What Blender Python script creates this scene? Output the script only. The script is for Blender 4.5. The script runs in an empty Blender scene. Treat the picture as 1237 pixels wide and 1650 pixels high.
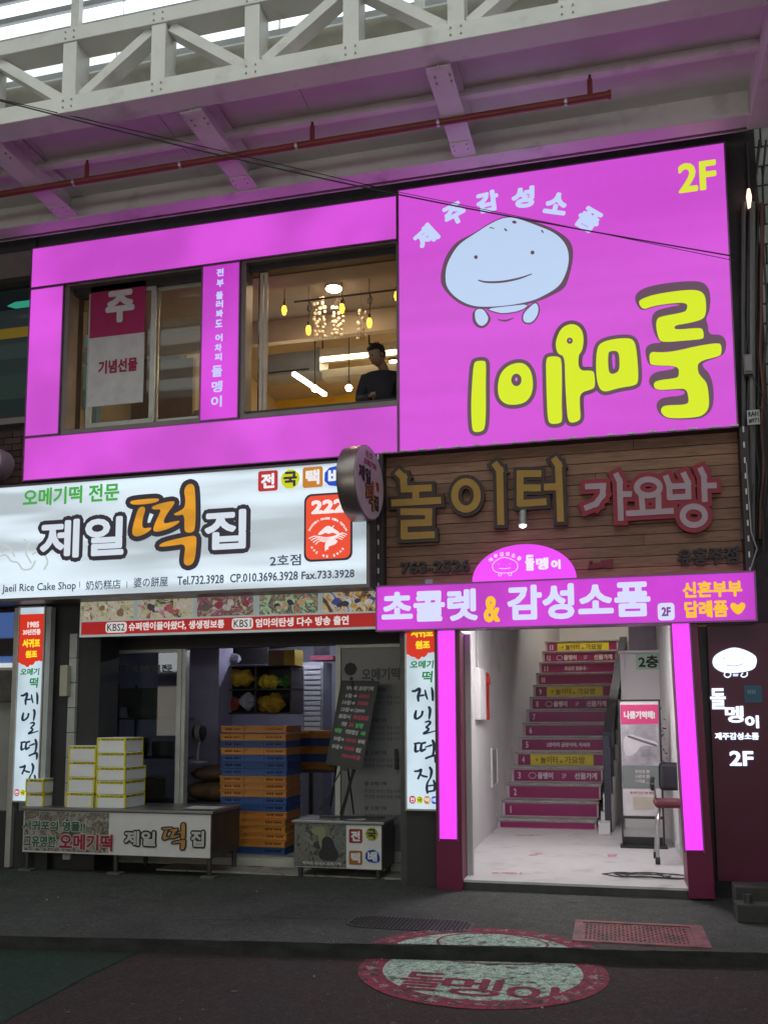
import bpy, bmesh, math, random
import numpy as np
from mathutils import Vector, Matrix, geometry
random.seed(7)
SC = bpy.context.scene
COL = SC.collection
# ------------------------------------------------------------------ camera
YAW, PIT, ROL, CY, D, F, H = 0.241995, 0.107685, -0.003141, 1006.08, 7.975, 1450.0, 1.447
_f = np.array([-math.sin(YAW)*math.cos(PIT), math.cos(YAW)*math.cos(PIT), math.sin(PIT)])
_r = np.array([math.cos(YAW), math.sin(YAW), 0.]); _u = np.cross(_r, _f)
_c, _s = math.cos(ROL), math.sin(ROL)
AR, AU, AF = _r*_c+_u*_s, -_r*_s+_u*_c, _f
CAM = np.array([0, -D, H])
cd = bpy.data.cameras.new('camera'); cam = bpy.data.objects.new('camera', cd); COL.objects.link(cam)
cam.matrix_world = Matrix(((AR[0], AU[0], -AF[0], 0), (AR[1], AU[1], -AF[1], -D), (AR[2], AU[2], -AF[2], H), (0, 0, 0, 1)))
cd.sensor_fit = 'VERTICAL'; cd.sensor_height = 36; cd.lens = F/1650*36; cd.shift_y = (CY-825)/1650; cd.clip_end = 500; cd.clip_start = .05
SC.camera = cam
# ------------------------------------------------------------------ world, dusk
w = bpy.data.worlds.new('World'); SC.world = w; w.use_nodes = True
nt = w.node_tree; bg = nt.nodes['Background']; sky = nt.nodes.new('ShaderNodeTexSky'); sky.sky_type = 'NISHITA'
sky.sun_disc = False; sky.sun_elevation = math.radians(1.0); sky.sun_rotation = math.radians(200)
nt.links.new(sky.outputs[0], bg.inputs[0]); bg.inputs[1].default_value = 0.03
sl = bpy.data.lights.new('sun', 'SUN'); sl.energy = 0.02; sl.angle = math.radians(10); sl.color = (1, .93, .85)
so = bpy.data.objects.new('sun', sl); COL.objects.link(so); so.rotation_euler = (math.radians(89), 0, math.radians(-20))
SC.view_settings.view_transform = 'Standard'; SC.view_settings.look = 'None'; SC.view_settings.gamma = 1; SC.view_settings.exposure = 0
SC.view_settings.use_curve_mapping = False
try:
    SC.cycles.max_bounces = 6; SC.cycles.use_denoising = True; SC.cycles.sample_clamp_indirect = 4; SC.cycles.caustics_reflective = False; SC.cycles.caustics_refractive = False
except Exception: pass

def at(px, py, X=None, Y=None, Z=None):
    """the point of the plane X, Y or Z = const that was measured at photo pixel (px, py)"""
    d = AF+AR*(px-618.5)/F-AU*(py-CY)/F
    t = (Y-CAM[1])/d[1] if Y is not None else (Z-CAM[2])/d[2] if Z is not None else (X-CAM[0])/d[0]
    return Vector(CAM+d*t)
def ax(px, py, Y=0): return at(px, py, Y=Y)[0]
def az(px, py, Y=0): return at(px, py, Y=Y)[2]

# ------------------------------------------------------------------ materials
def lin(c):
    return tuple((v/255/12.92 if v/255 <= .04045 else ((v/255+.055)/1.055)**2.4) for v in c)
MATS = {}
def mat(name, col, rough=.6, metal=0, emit=None, es=1., var=.12, scale=6, bump=.0, spec=.5, stretch=None, rnd=.0, trans=0, alpha=1, mottle=None, dirt=None, grain=0):
    """col: linear base colour; emit: sRGB 0-255 of what the lit face gives off"""
    if name in MATS: return MATS[name]
    m = bpy.data.materials.new(name); m.use_nodes = True; n = m.node_tree.nodes; L = m.node_tree.links
    b = n['Principled BSDF']; b.inputs['Roughness'].default_value = rough; b.inputs['Metallic'].default_value = metal
    b.inputs['Specular IOR Level'].default_value = spec
    tc = n.new('ShaderNodeTexCoord'); mp = n.new('ShaderNodeMapping'); L.new(tc.outputs['Object'], mp.inputs[0])
    if stretch: mp.inputs['Scale'].default_value = stretch
    no = n.new('ShaderNodeTexNoise'); no.inputs['Scale'].default_value = scale; no.inputs['Detail'].default_value = 6; no.inputs['Roughness'].default_value = .65
    L.new(mp.outputs[0], no.inputs['Vector'])
    mr = n.new('ShaderNodeMapRange'); mr.inputs[1].default_value = .3; mr.inputs[2].default_value = .7
    mr.inputs[3].default_value = 1-var; mr.inputs[4].default_value = 1+var; L.new(no.outputs[0], mr.inputs[0])
    fac = mr.outputs[0]
    if rnd:
        oi = n.new('ShaderNodeObjectInfo'); r2 = n.new('ShaderNodeMapRange'); r2.inputs[3].default_value = 1-rnd; r2.inputs[4].default_value = 1+rnd
        L.new(oi.outputs['Random'], r2.inputs[0]); mm = n.new('ShaderNodeMath'); mm.operation = 'MULTIPLY'
        L.new(fac, mm.inputs[0]); L.new(r2.outputs[0], mm.inputs[1]); fac = mm.outputs[0]
    vm = n.new('ShaderNodeVectorMath'); vm.operation = 'SCALE'; vm.inputs[0].default_value = col[:3]; L.new(fac, vm.inputs['Scale'])
    out = vm.outputs[0]
    if dirt:
        dn = n.new('ShaderNodeTexNoise'); dn.inputs['Scale'].default_value = dirt[1]; dn.inputs['Detail'].default_value = 8; L.new(mp.outputs[0], dn.inputs['Vector'])
        dr = n.new('ShaderNodeMapRange'); dr.inputs[1].default_value = dirt[2]; dr.inputs[2].default_value = dirt[3]; L.new(dn.outputs[0], dr.inputs[0])
        mx = n.new('ShaderNodeMix'); mx.data_type = 'RGBA'; L.new(dr.outputs[0], mx.inputs[0]); L.new(out, mx.inputs[6]); mx.inputs[7].default_value = (*dirt[0], 1); out = mx.outputs[2]
    if grain:
        gn = n.new('ShaderNodeTexVoronoi'); gn.inputs['Scale'].default_value = 95; L.new(mp.outputs[0], gn.inputs['Vector'])
        hs = n.new('ShaderNodeSeparateColor'); L.new(gn.outputs['Color'], hs.inputs[0]); gr = n.new('ShaderNodeMapRange'); gr.inputs[3].default_value = 1-grain; gr.inputs[4].default_value = 1+grain*1.6; L.new(hs.outputs[0], gr.inputs[0])
        v2 = n.new('ShaderNodeVectorMath'); v2.operation = 'SCALE'; L.new(out, v2.inputs[0]); L.new(gr.outputs[0], v2.inputs['Scale']); out = v2.outputs[0]
    L.new(out, b.inputs['Base Color'])
    if bump:
        n2 = n.new('ShaderNodeTexNoise'); n2.inputs['Scale'].default_value = scale*8; n2.inputs['Detail'].default_value = 4; L.new(mp.outputs[0], n2.inputs['Vector'])
        bp = n.new('ShaderNodeBump'); bp.inputs['Strength'].default_value = bump; bp.inputs['Distance'].default_value = .004; L.new(n2.outputs[0], bp.inputs['Height']); L.new(bp.outputs[0], b.inputs['Normal'])
    if emit is not None:
        b.inputs['Emission Color'].default_value = (*lin(emit), 1); b.inputs['Emission Strength'].default_value = es
        if mottle:   # uneven lamps behind the plastic of a light box: (stretch vector, scale, low, high)
            m2 = n.new('ShaderNodeMapping'); m2.inputs['Scale'].default_value = mottle[0]; L.new(tc.outputs['Object'], m2.inputs[0])
            n3 = n.new('ShaderNodeTexNoise'); n3.inputs['Scale'].default_value = mottle[1]; n3.inputs['Detail'].default_value = 1.5; L.new(m2.outputs[0], n3.inputs['Vector'])
            r3 = n.new('ShaderNodeMapRange'); r3.interpolation_type = 'SMOOTHSTEP'; r3.inputs[1].default_value = .33; r3.inputs[2].default_value = .68
            r3.inputs[3].default_value = mottle[2]*es; r3.inputs[4].default_value = mottle[3]*es; L.new(n3.outputs[0], r3.inputs[0]); L.new(r3.outputs[0], b.inputs['Emission Strength'])
    if trans:
        b.inputs['Transmission Weight'].default_value = trans; b.inputs['IOR'].default_value = 1.05
    if alpha < 1: b.inputs['Alpha'].default_value = alpha
    MATS[name] = m
    return m
def glassm(name, tint, mixf, rough=.03):
    if name in MATS: return MATS[name]
    m = bpy.data.materials.new(name); m.use_nodes = True; n = m.node_tree.nodes; L = m.node_tree.links
    n.remove(n['Principled BSDF']); o = n['Material Output']
    t = n.new('ShaderNodeBsdfTransparent'); t.inputs[0].default_value = (*tint, 1)
    g = n.new('ShaderNodeBsdfGlossy'); g.inputs['Roughness'].default_value = rough
    x = n.new('ShaderNodeMixShader'); fr = n.new('ShaderNodeFresnel'); fr.inputs[0].default_value = 1.22
    mm = n.new('ShaderNodeMath'); mm.operation = 'ADD'; mm.inputs[1].default_value = mixf; L.new(fr.outputs[0], mm.inputs[0])
    L.new(mm.outputs[0], x.inputs[0]); L.new(t.outputs[0], x.inputs[1]); L.new(g.outputs[0], x.inputs[2]); L.new(x.outputs[0], o.inputs[0])
    MATS[name] = m; return m
def ink(c, lit=1.):
    """print on a sign: sRGB colour; lit > 0 when the sign shines through it"""
    return mat('print_%d_%d_%d_%g' % (*c, lit), tuple(v*(.25 if lit else .9) for v in lin(c)), .5, emit=c if lit else None, es=lit or 1, var=.03)

# ------------------------------------------------------------------ mesh building
class MB:
    def __init__(s): s.v = []; s.f = []
    def add(s, vs, fs):
        k = len(s.v); s.v += [tuple(v) for v in vs]; s.f += [tuple(i+k for i in f) for f in fs]; return s
    def box(s, x0, x1, y0, y1, z0, z1):
        return s.add([(x0,y0,z0),(x1,y0,z0),(x1,y1,z0),(x0,y1,z0),(x0,y0,z1),(x1,y0,z1),(x1,y1,z1),(x0,y1,z1)],
                     [(0,3,2,1),(4,5,6,7),(0,1,5,4),(1,2,6,5),(2,3,7,6),(3,0,4,7)])
    def bar(s, a, b, w, h=None, up=(0, 0, 1)):
        h = h or w; a = Vector(a); b = Vector(b); d = (b-a).normalized(); r = d.cross(Vector(up))
        if r.length < 1e-4: r = d.cross(Vector((1, 0, 0)))
        r.normalize(); u = r.cross(d); vs = []
        for p in (a, b):
            for i, j in ((-1,-1),(1,-1),(1,1),(-1,1)): vs.append(p+r*i*w/2+u*j*h/2)
        return s.add(vs, [(0,1,2,3),(7,6,5,4),(0,4,5,1),(1,5,6,2),(2,6,7,3),(3,7,4,0)])
    def tube(s, pts, r, n=8, rr=None):
        pts = [Vector(p) for p in pts]; vs = []; fs = []; ref = None
        for i, p in enumerate(pts):
            d = (pts[min(i+1, len(pts)-1)]-pts[max(i-1, 0)]).normalized()
            if ref is None: ref = d.orthogonal().normalized()
            a = (ref-d*ref.dot(d)).normalized(); ref = a; b = d.cross(a); q = rr[i] if rr else r
            for k in range(n):
                t = 2*math.pi*k/n; vs.append(p+a*math.cos(t)*q+b*math.sin(t)*q)
        for i in range(len(pts)-1):
            for k in range(n): fs.append((i*n+k, i*n+(k+1) % n, (i+1)*n+(k+1) % n, (i+1)*n+k))
        fs += [tuple(range(n-1, -1, -1)), tuple(range((len(pts)-1)*n, len(pts)*n))]
        return s.add(vs, fs)
    def ball(s, c, r, nu=10, nv=6, sc=(1, 1, 1)):
        vs = [(c[0], c[1], c[2]+r*sc[2])]
        for j in range(1, nv):
            for i in range(nu):
                a = math.pi*j/nv; t = 2*math.pi*i/nu
                vs.append((c[0]+r*sc[0]*math.sin(a)*math.cos(t), c[1]+r*sc[1]*math.sin(a)*math.sin(t), c[2]+r*sc[2]*math.cos(a)))
        vs.append((c[0], c[1], c[2]-r*sc[2])); fs = []
        for i in range(nu):
            fs.append((0, 1+i, 1+(i+1) % nu)); e = 1+(nv-2)*nu; fs.append((e+i, len(vs)-1, e+(i+1) % nu))
            for j in range(nv-2): a = 1+j*nu; fs.append((a+i, a+nu+i, a+nu+(i+1) % nu, a+(i+1) % nu))
        return s.add(vs, fs)
    def disc_x(s, c, r, x0, x1, n=32):
        return s.tube([(x0, c[0], c[1]), (x1, c[0], c[1])], r, n)
    def prism(s, poly, f0, f1):
        """poly: 2-D outline; f0/f1 turn (u, v) into the near and the far 3-D point"""
        n = len(poly); vs = [f0(*p) for p in poly]+[f1(*p) for p in poly]
        t = geometry.tessellate_polygon([[Vector((p[0], p[1], 0)) for p in poly]])
        fs = [tuple(x) for x in t]+[tuple(i+n for i in reversed(x)) for x in t]+[(i, (i+1) % n, (i+1) % n+n, i+n) for i in range(n)]
        return s.add(vs, fs)
def obj(name, mb, m, parent=None, bev=0, smooth=False, label=None, kind=None, loc=None):
    me = mb if isinstance(mb, bpy.types.Mesh) else bpy.data.meshes.new(name)
    if not isinstance(mb, bpy.types.Mesh):
        me.from_pydata(mb.v, [], mb.f); me.update()
        bm = bmesh.new(); bm.from_mesh(me); bmesh.ops.recalc_face_normals(bm, faces=bm.faces)
        if bev: bmesh.ops.bevel(bm, geom=[e for e in bm.edges if e.is_manifold and e.calc_face_angle(0) > .6], offset=bev, segments=2, affect='EDGES', profile=.5)
        bm.to_mesh(me); bm.free()
        me.materials.append(m)
    if smooth:
        for p in me.polygons: p.use_smooth = True
        try: me.set_sharp_from_angle(angle=math.radians(40))
        except Exception: pass
    o = bpy.data.objects.new(name, me); COL.objects.link(o)
    if loc: o.location = loc
    if parent is not None: o.parent = parent
    if label: o['label'] = label
    if kind: o['kind'] = kind
    return o
def tag(o, label, cat, group=None):
    o['label'] = label; o['category'] = cat
    if group: o['group'] = group
    return o
def thing(name, label, cat, group=None, loc=(0, 0, 0)):
    o = bpy.data.objects.new(name, None); COL.objects.link(o); o.empty_display_size = .1
    o.location = loc
    return tag(o, label, cat, group)
def bx(name, m, parent, x0, x1, y0, y1, z0, z1, bev=0, **k): return obj(name, MB().box(x0, x1, y0, y1, z0, z1), m, parent, bev, **k)
def struct(name, mb, m, **k): return obj(name, mb, m, kind='structure', **k)
def copy_tree(o, loc=None, rz=None, label=None, parent=None):
    c = o.copy(); COL.objects.link(c)
    if parent is not None: c.parent = parent
    if loc is not None: c.location = loc
    if rz is not None: c.rotation_euler[2] = rz
    if label: c['label'] = label
    for ch in list(o.children):
        copy_tree(ch, parent=c)
    return c

# ------------------------------------------------------------------ flat print (lettering and drawings)
def chaikin(p, n=2):
    for _ in range(n):
        q = []
        for i in range(len(p)):
            a = p[i]; b = p[(i+1) % len(p)]
            q += [(a[0]*.75+b[0]*.25, a[1]*.75+b[1]*.25), (a[0]*.25+b[0]*.75, a[1]*.25+b[1]*.75)]
        p = q
    return p
def catmull(p, n=5):
    o = []
    for i in range(len(p)-1):
        a, b, c, d = p[max(i-1, 0)], p[i], p[i+1], p[min(i+2, len(p)-1)]
        for k in range(n):
            t = k/n; o.append(tuple(.5*((2*b[j])+(-a[j]+c[j])*t+(2*a[j]-5*b[j]+4*c[j]-d[j])*t*t+(-a[j]+3*b[j]-3*c[j]+d[j])*t**3) for j in range(len(b))))
    return o+[p[-1]]
class Ink:
    """collects flat shapes in a 2-D space; fn(u, v, h) gives the point of the plane h metres above it"""
    def __init__(s, fn, lift=.003): s.fn = fn; s.mb = MB(); s.k = 0; s.lift = lift
    def h(s): s.k += 1; return s.lift+(s.k % 97)*1.2e-5
    def poly(s, pts, holes=(), smooth=2):
        pts = chaikin(pts, smooth) if smooth else pts; holes = [chaikin(h, smooth) if smooth else h for h in holes]
        allp = list(pts); [allp.extend(h) for h in holes]
        t = geometry.tessellate_polygon([[Vector((p[0], p[1], 0)) for p in q] for q in [pts]+holes]); h = s.h()
        s.mb.add([s.fn(p[0], p[1], h) for p in allp], t); return s
    def dot(s, c, r, n=12, ry=None):
        h = s.h(); s.mb.add([s.fn(c[0]+r*math.cos(2*math.pi*i/n), c[1]+(ry or r)*math.sin(2*math.pi*i/n), h) for i in range(n)], [tuple(range(n))]); return s
    def seg(s, a, b, ra, rb):
        dx, dy = b[0]-a[0], b[1]-a[1]; l = math.hypot(dx, dy)
        if l < 1e-9: return
        nx, ny = -dy/l, dx/l; h = s.h()
        s.mb.add([s.fn(a[0]+nx*ra, a[1]+ny*ra, h), s.fn(b[0]+nx*rb, b[1]+ny*rb, h), s.fn(b[0]-nx*rb, b[1]-ny*rb, h), s.fn(a[0]-nx*ra, a[1]-ny*ra, h)], [(0, 1, 2, 3)])
    def line(s, pts, r, closed=False, smooth=True, n=8):
        """pts (x, y) or (x, y, r)"""
        p = [(q[0], q[1], q[2] if len(q) > 2 else r) for q in pts]
        if closed: p.append(p[0])
        if smooth and len(p) > 2: p = catmull(p, 4)
        for i in range(len(p)-1): s.seg(p[i], p[i+1], p[i][2], p[i+1][2])
        for q in p: s.dot(q, q[2], n)
        return s
    def halo(s, pts, r, smooth=2):
        q = chaikin(pts, smooth); s.poly(pts, smooth=smooth); s.line(q, r, closed=True, smooth=False, n=8); return s
    def ring(s, c, r0, r1, n=40, ky=1):
        h = s.h(); vs = []
        for i in range(n):
            t = 2*math.pi*i/n; vs += [s.fn(c[0]+r0*math.cos(t), c[1]+r0*ky*math.sin(t), h), s.fn(c[0]+r1*math.cos(t), c[1]+r1*ky*math.sin(t), h)]
        s.mb.add(vs, [(2*i, 2*i+1, (2*i+3) % (2*n), (2*i+2) % (2*n)) for i in range(n)]); return s
    def done(s, name, m, parent, **k): return obj(name, s.mb, m, parent, **k)
def crop(sc, ox, oy, Y, front=-1):
    """2-D space = pixels of an enlarged piece of the photograph of the plane Y"""
    def fn(u, v, h):
        p = at(ox+u/sc, oy+v/sc, Y=Y); return (p[0], Y-h, p[2])
    return fn
def planeY(Y):  return lambda u, v, h: (u, Y-h, v)
def planeX(X, s=1): return lambda u, v, h: (X+s*h, u, v)
def planeZ(Z):  return lambda u, v, h: (u, v, Z+h)
_G = {}
def glyphs(text, res=3, sp=1.):
    key = (text, res, sp)
    if key in _G: return _G[key]
    cu = bpy.data.curves.new('t', 'FONT'); cu.body = text; cu.resolution_u = res; cu.space_character = sp; cu.space_line = 1.1
    o = bpy.data.objects.new('t', cu); COL.objects.link(o); dg = bpy.context.evaluated_depsgraph_get(); dg.update()
    me = bpy.data.meshes.new_from_object(o.evaluated_get(dg)); bpy.data.objects.remove(o)
    v = [(p.co[0], p.co[1]) for p in me.vertices]; f = [tuple(p.vertices) for p in me.polygons]
    cnt = {}
    for q in f:
        for i in range(len(q)): e = tuple(sorted((q[i], q[(i+1) % len(q)]))); cnt[e] = cnt.get(e, 0)+1
    be = [e for e, c in cnt.items() if c == 1]
    bpy.data.meshes.remove(me); bpy.data.curves.remove(cu)
    xs = [p[0] for p in v]; ys = [p[1] for p in v]
    _G[key] = (v, f, be, (min(xs), max(xs), min(ys), max(ys))); return _G[key]
def text(s, fn, box, m, parent, bold=0, name='lettering', rot=0, deep=0, lift=.003, shear=0, res=3, sp=1., round_=True):
    """s fitted into box (u0, u1, v0, v1) of the plane; bold = metres added all round; deep = thickness of raised letters"""
    v, f, be, (a, b, c, d) = glyphs(s, res, sp); u0, u1, v0, v1 = box; cu, cv = (u0+u1)/2, (v0+v1)/2
    bb = bold*.9
    ku = (u1-u0-2*bb*(1 if u1 > u0 else -1))/(b-a); kv = (v1-v0-2*bb)/(d-c); cr, sr = math.cos(rot), math.sin(rot); P = []
    for x, y in v:
        x = (x-(a+b)/2)*ku; y = (y-(c+d)/2)*kv; x += y*shear; P.append((cu+x*cr-y*sr, cv+x*sr+y*cr))
    if not deep:
        I = Ink(fn, lift); h = I.h(); I.mb.add([fn(p[0], p[1], h) for p in P], f)
        if bold:
            for i, j in be: I.seg(P[i], P[j], bold, bold)
            for i in {i for e in be for i in e}: I.dot(P[i], bold, 6)
        return I.done(name, m, parent)
    mb = MB(); n = len(P)
    mb.add([fn(*p, deep) for p in P]+[fn(*p, 0) for p in P], list(f)+[(i, j, j+n, i+n) for i, j in be])
    if bold:
        k = 0
        for i, j in be:
            k += 1; p, q = P[i], P[j]; dx, dy = q[0]-p[0], q[1]-p[1]; l = math.hypot(dx, dy)
            if l < 1e-6: continue
            nx, ny = -dy/l*bold, dx/l*bold; ex, ey = dx/l*bold*.7, dy/l*bold*.7; hh = deep-(k % 31)*2e-5
            c4 = [(p[0]+nx-ex, p[1]+ny-ey), (q[0]+nx+ex, q[1]+ny+ey), (q[0]-nx+ex, q[1]-ny+ey), (p[0]-nx-ex, p[1]-ny-ey)]
            mb.add([fn(*t, hh) for t in c4]+[fn(*t, 0) for t in c4], [(0, 1, 2, 3), (0, 4, 5, 1), (1, 5, 6, 2), (2, 6, 7, 3), (3, 7, 4, 0)])
    return obj(name, mb, m, parent)
def tbox(x0, yt, x1, yb, Y):
    """box of the plane Y from photo pixels, yt and yb read at the left end"""
    a = at(x0, yt, Y=Y); b = at(x0, yb, Y=Y); c = at(x1, (yt+yb)/2-(x1-x0)*(1141-(yt+yb)/2)/5437, Y=Y)
    return ((a[0]+b[0])/2, c[0], b[2], a[2])
def ptext(s, x0, yt, x1, yb, Y, m, parent, **k): return text(s, planeY(Y), tbox(x0, yt, x1, yb, Y), m, parent, **k)

# common materials
STEEL = mat('brushed_steel', (.30, .30, .31), .38, .85, var=.15, scale=3, stretch=(1, 1, 14), dirt=((.12, .11, .10), 5, .55, .8))
DARKST = mat('dark_steel', (.09, .09, .095), .45, .6, var=.2)
WHITEP = mat('white_steel_paint', (.74, .73, .70), .45, var=.07, scale=2.5, dirt=((.33, .30, .28), 3, .58, .85))
SOFFIT = mat('soffit_panel', (.74, .74, .70), .55, var=.08, scale=2)
DARKWALL = mat('dark_render', (.045, .036, .04), .8, var=.3, scale=5, bump=.4)
FRAMEAL = mat('aluminium_frame', (.5, .48, .46), .4, .5, var=.12)
BLACK = mat('black_plastic', (.02, .02, .022), .45, var=.2)
# ================================================================== GROUND
KD = Vector((.989, .136, 0)).normalized()      # the kerb runs a little askew to the shop fronts
K0 = Vector((-4.07, -2.44, 0))
def kerb_y(x, d=0): return K0.y+(x-K0.x)*KD.y/KD.x+d
ROADZ = -.085
mb = MB(); mb.add([(-40, kerb_y(-40), ROADZ), (40, kerb_y(40), ROADZ), (40, -60, ROADZ), (-40, -60, ROADZ)], [(0, 3, 2, 1)])
struct('road', mb, mat('red_road_asphalt', (.026, .0145, .0135), .88, var=.35, scale=14, bump=.9, grain=.55, dirt=((.016, .014, .014), 1.3, .5, .75)))
xs = [-40]+[-9+.12*i for i in range(150)]+[40]
rr = random.Random(3); ed = [(x, kerb_y(x, rr.uniform(-.012, .012))) for x in xs]
mb = MB(); n = len(ed)
mb.add([(x, y, 0) for x, y in ed]+[(x, 9, 0) for x, y in ed]+[(x, y-.03, ROADZ-.02) for x, y in ed], [(i, i+1, i+1+n, i+n) for i in range(n-1)])
kb = MB(); kb.add([(x, y, 0) for x, y in ed]+[(x, y-.012-.01*math.sin(x*9), ROADZ*.45) for x, y in ed]+[(x, y-.035, ROADZ-.02) for x, y in ed], [(i, i+n, i+1+n, i+1) for i in range(n-1)]+[(i+n, i+2*n, i+1+2*n, i+1+n) for i in range(n-1)])
struct('kerb', kb, mat('dark_kerb', (.016, .017, .015), .9, var=.5, scale=9, bump=1.))  # kerb face takes a darker colour than the sidewalk
struct('sidewalk', mb, mat('sidewalk_asphalt', (.044, .047, .043), .85, var=.3, scale=10, bump=.9, grain=.5, dirt=((.026, .027, .025), 1.6, .48, .72)))
mb = MB(); a = at(232, 1530, Z=ROADZ); b = at(130, 1580, Z=ROADZ); c = at(20, 1640, Z=ROADZ); e = at(-150, 1740, Z=ROADZ)
mb.add([(-12, kerb_y(-12)-.04, ROADZ+.004), (a.x, kerb_y(a.x)-.04, ROADZ+.004), (b.x, b.y, ROADZ+.004), (c.x, c.y, ROADZ+.004), (e.x, e.y, ROADZ+.004), (-12, e.y, ROADZ+.004)], [(5, 4, 3, 2, 1, 0)])
struct('road_marking', mb, mat('green_road_paint', (.006, .024, .015), .85, var=.3, scale=12, bump=.9, grain=.5, dirt=((.014, .016, .014), 2, .52, .8)))
# loose grit and small litter on the ground
mb = MB(); rg = random.Random(11)
for i in range(260):
    x = rg.uniform(-5.5, 1.5); y = rg.uniform(-4.2, -.1); z = 0 if y > kerb_y(x)+.03 else ROADZ; s = rg.uniform(.0015, .005) if rg.random() < .97 else .009
    mb.ball((x, y, z+s*.3), s, 5, 3, (1, 1.3, .5))
struct_o = obj('grit', mb, mat('pale_grit', (.33, .32, .30), .8, var=.3), kind='stuff'); 
mb = MB(); rg = random.Random(21)
def crack(p, ang, n, z):
    global mb
    for i in range(n):
        ang += rg.uniform(-.5, .5); q = (p[0]+.09*math.cos(ang), p[1]+.05*math.sin(ang)); w_ = .0035*rg.uniform(.5, 1.3)
        mb.add([(p[0], p[1]-w_, z), (q[0], q[1]-w_, z), (q[0], q[1]+w_, z), (p[0], p[1]+w_, z)], [(0, 1, 2, 3)]); p = q
for p, a_, n_ in (((-4.6, -1.0), .1, 13), ((-2.4, -.7), -.2, 11), ((-.2, -.6), .3, 7), ((-3.0, -1.7), .2, 9), ((.2, -.35), 0, 8)): crack(p, a_, n_, .0035)
for p, a_, n_ in (((-3.2, -3.1), .2, 12), ((-.2, -2.9), .1, 10), ((.35, -2.2), -1.2, 6)): crack(p, a_, n_, ROADZ+.009)
obj('pavement_cracks', mb, mat('crack_dark', (.008, .008, .008), .95), kind='stuff')
mb = MB(); mb.add([(-2.55, -1.5, .003), (-1.75, -1.42, .003), (-1.72, -.92, .003), (-2.5, -.98, .003)], [(0, 1, 2, 3)]); struct('asphalt_patch', mb, mat('dark_patch_asphalt', (.034, .035, .034), .9, var=.3, scale=12, bump=.8, grain=.5))
mb = MB()
for i in range(60):
    x = rg.uniform(-5.4, 1.4); y = rg.uniform(kerb_y(x)+.1, -.15) if rg.random() < .7 else rg.uniform(-3.8, kerb_y(x)-.1); z_ = .0045 if y > kerb_y(x) else ROADZ+.010; r0 = rg.uniform(.008, .022)
    mb.add([(x+r0*math.cos(t*.9)*rg.uniform(.7, 1.2), y+r0*math.sin(t*.9)*rg.uniform(.6, 1), z_) for t in range(7)], [tuple(range(7))])
obj('gum_spots', mb, mat('old_gum', (.075, .072, .068), .8), kind='stuff')
# painted shop badge that crosses the kerb
BC = (-.80, -2.24); BR = .765
def clip(poly, keep):
    """cut a convex polygon with the kerb line; keep = +1 sidewalk side, -1 road side"""
    out = []; g = (lambda p: (p[1]-kerb_y(p[0])+(-.012 if keep > 0 else .045))*keep)
    for i in range(len(poly)):
        a, b = poly[i], poly[(i+1) % len(poly)]; ga, gb = g(a), g(b)
        if ga >= 0: out.append(a)
        if ga*gb < 0: t = ga/(ga-gb); out.append((a[0]+(b[0]-a[0])*t, a[1]+(b[1]-a[1])*t))
    return out
def split_mesh(I, z_up, z_dn, keep):
    mb = MB()
    for f in I.mb.f:
        p = clip([I.mb.v[i][:2] for i in f], keep)
        if len(p) > 2:
            h = I.mb.v[f[0]][2]; mb.add([(q[0], q[1], (z_up if keep > 0 else z_dn)+h) for q in p], [tuple(range(len(p)))])
    return mb
badge = thing('painted_badge', 'worn round pink and pale green shop badge painted across the kerb', 'road marking')
def worn(name, col, amt):
    return mat(name, col, .85, var=.25, scale=14, bump=.8, grain=.45, dirt=((.04, .036, .034), 16, amt-.03, amt+.12))
m_ring = worn('worn_crimson_paint', (.22, .022, .055), .55); m_pale = worn('worn_pale_paint', (.32, .42, .36), .57); m_let = worn('worn_letter_paint', (.20, .02, .05), .60); m_star = worn('worn_star_paint', (.26, .2, .19), .50)
fz = lambda u, v, h: (u, v, h)
I = Ink(fz, .004); I.ring(BC, BR*.80, BR, 72); R_ = I
I2 = Ink(fz, .004); I2.dot(BC, BR*.80, 72)
I3 = Ink(fz, .006)
rs = random.Random(5)
for k in range(34):     # small stars and letters of the ring
    t = 2*math.pi*k/34; cx, cy = BC[0]+BR*.9*math.cos(t), BC[1]+BR*.9*math.sin(t)
    if k % 6 == 0:
        for q in range(4): I3.line([(cx-.045*math.cos(q*.785), cy-.045*math.sin(q*.785)), (cx+.045*math.cos(q*.785), cy+.045*math.sin(q*.785))], .008, smooth=False, n=5)
    else:
        for q in range(3):
            a = t+rs.choice([0, 1.57]); ox, oy = rs.uniform(-.02, .02), rs.uniform(-.02, .02); L = rs.uniform(.015, .035)
            I3.line([(cx+ox-L*math.cos(a), cy+oy-L*math.sin(a)), (cx+ox+L*math.cos(a), cy+oy+L*math.sin(a))], .007, smooth=False, n=5)
I4 = Ink(fz, .006)
def gtext(I, s, box, bold, rot=0):
    v, f, be, (a, b, c, d) = glyphs(s); u0, u1, v0, v1 = box; P = []
    for x, y in v:
        x = (x-(a+b)/2)*(u1-u0)/(b-a); y = (y-(c+d)/2)*(v1-v0)/(d-c); P.append(((u0+u1)/2+x*math.cos(rot)-y*math.sin(rot), (v0+v1)/2+x*math.sin(rot)+y*math.cos(rot)))
    h = I.h(); I.mb.add([I.fn(*p, h) for p in P], f)
    for i, j in be: I.seg(P[i], P[j], bold, bold)
gtext(I4, '돌', (-1.24, -.98, -2.74, -2.38), .009); gtext(I4, '멩', (-.98, -.64, -2.78, -2.44), .008); gtext(I4, '이', (-.60, -.32, -2.82, -2.52), .009)
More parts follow.
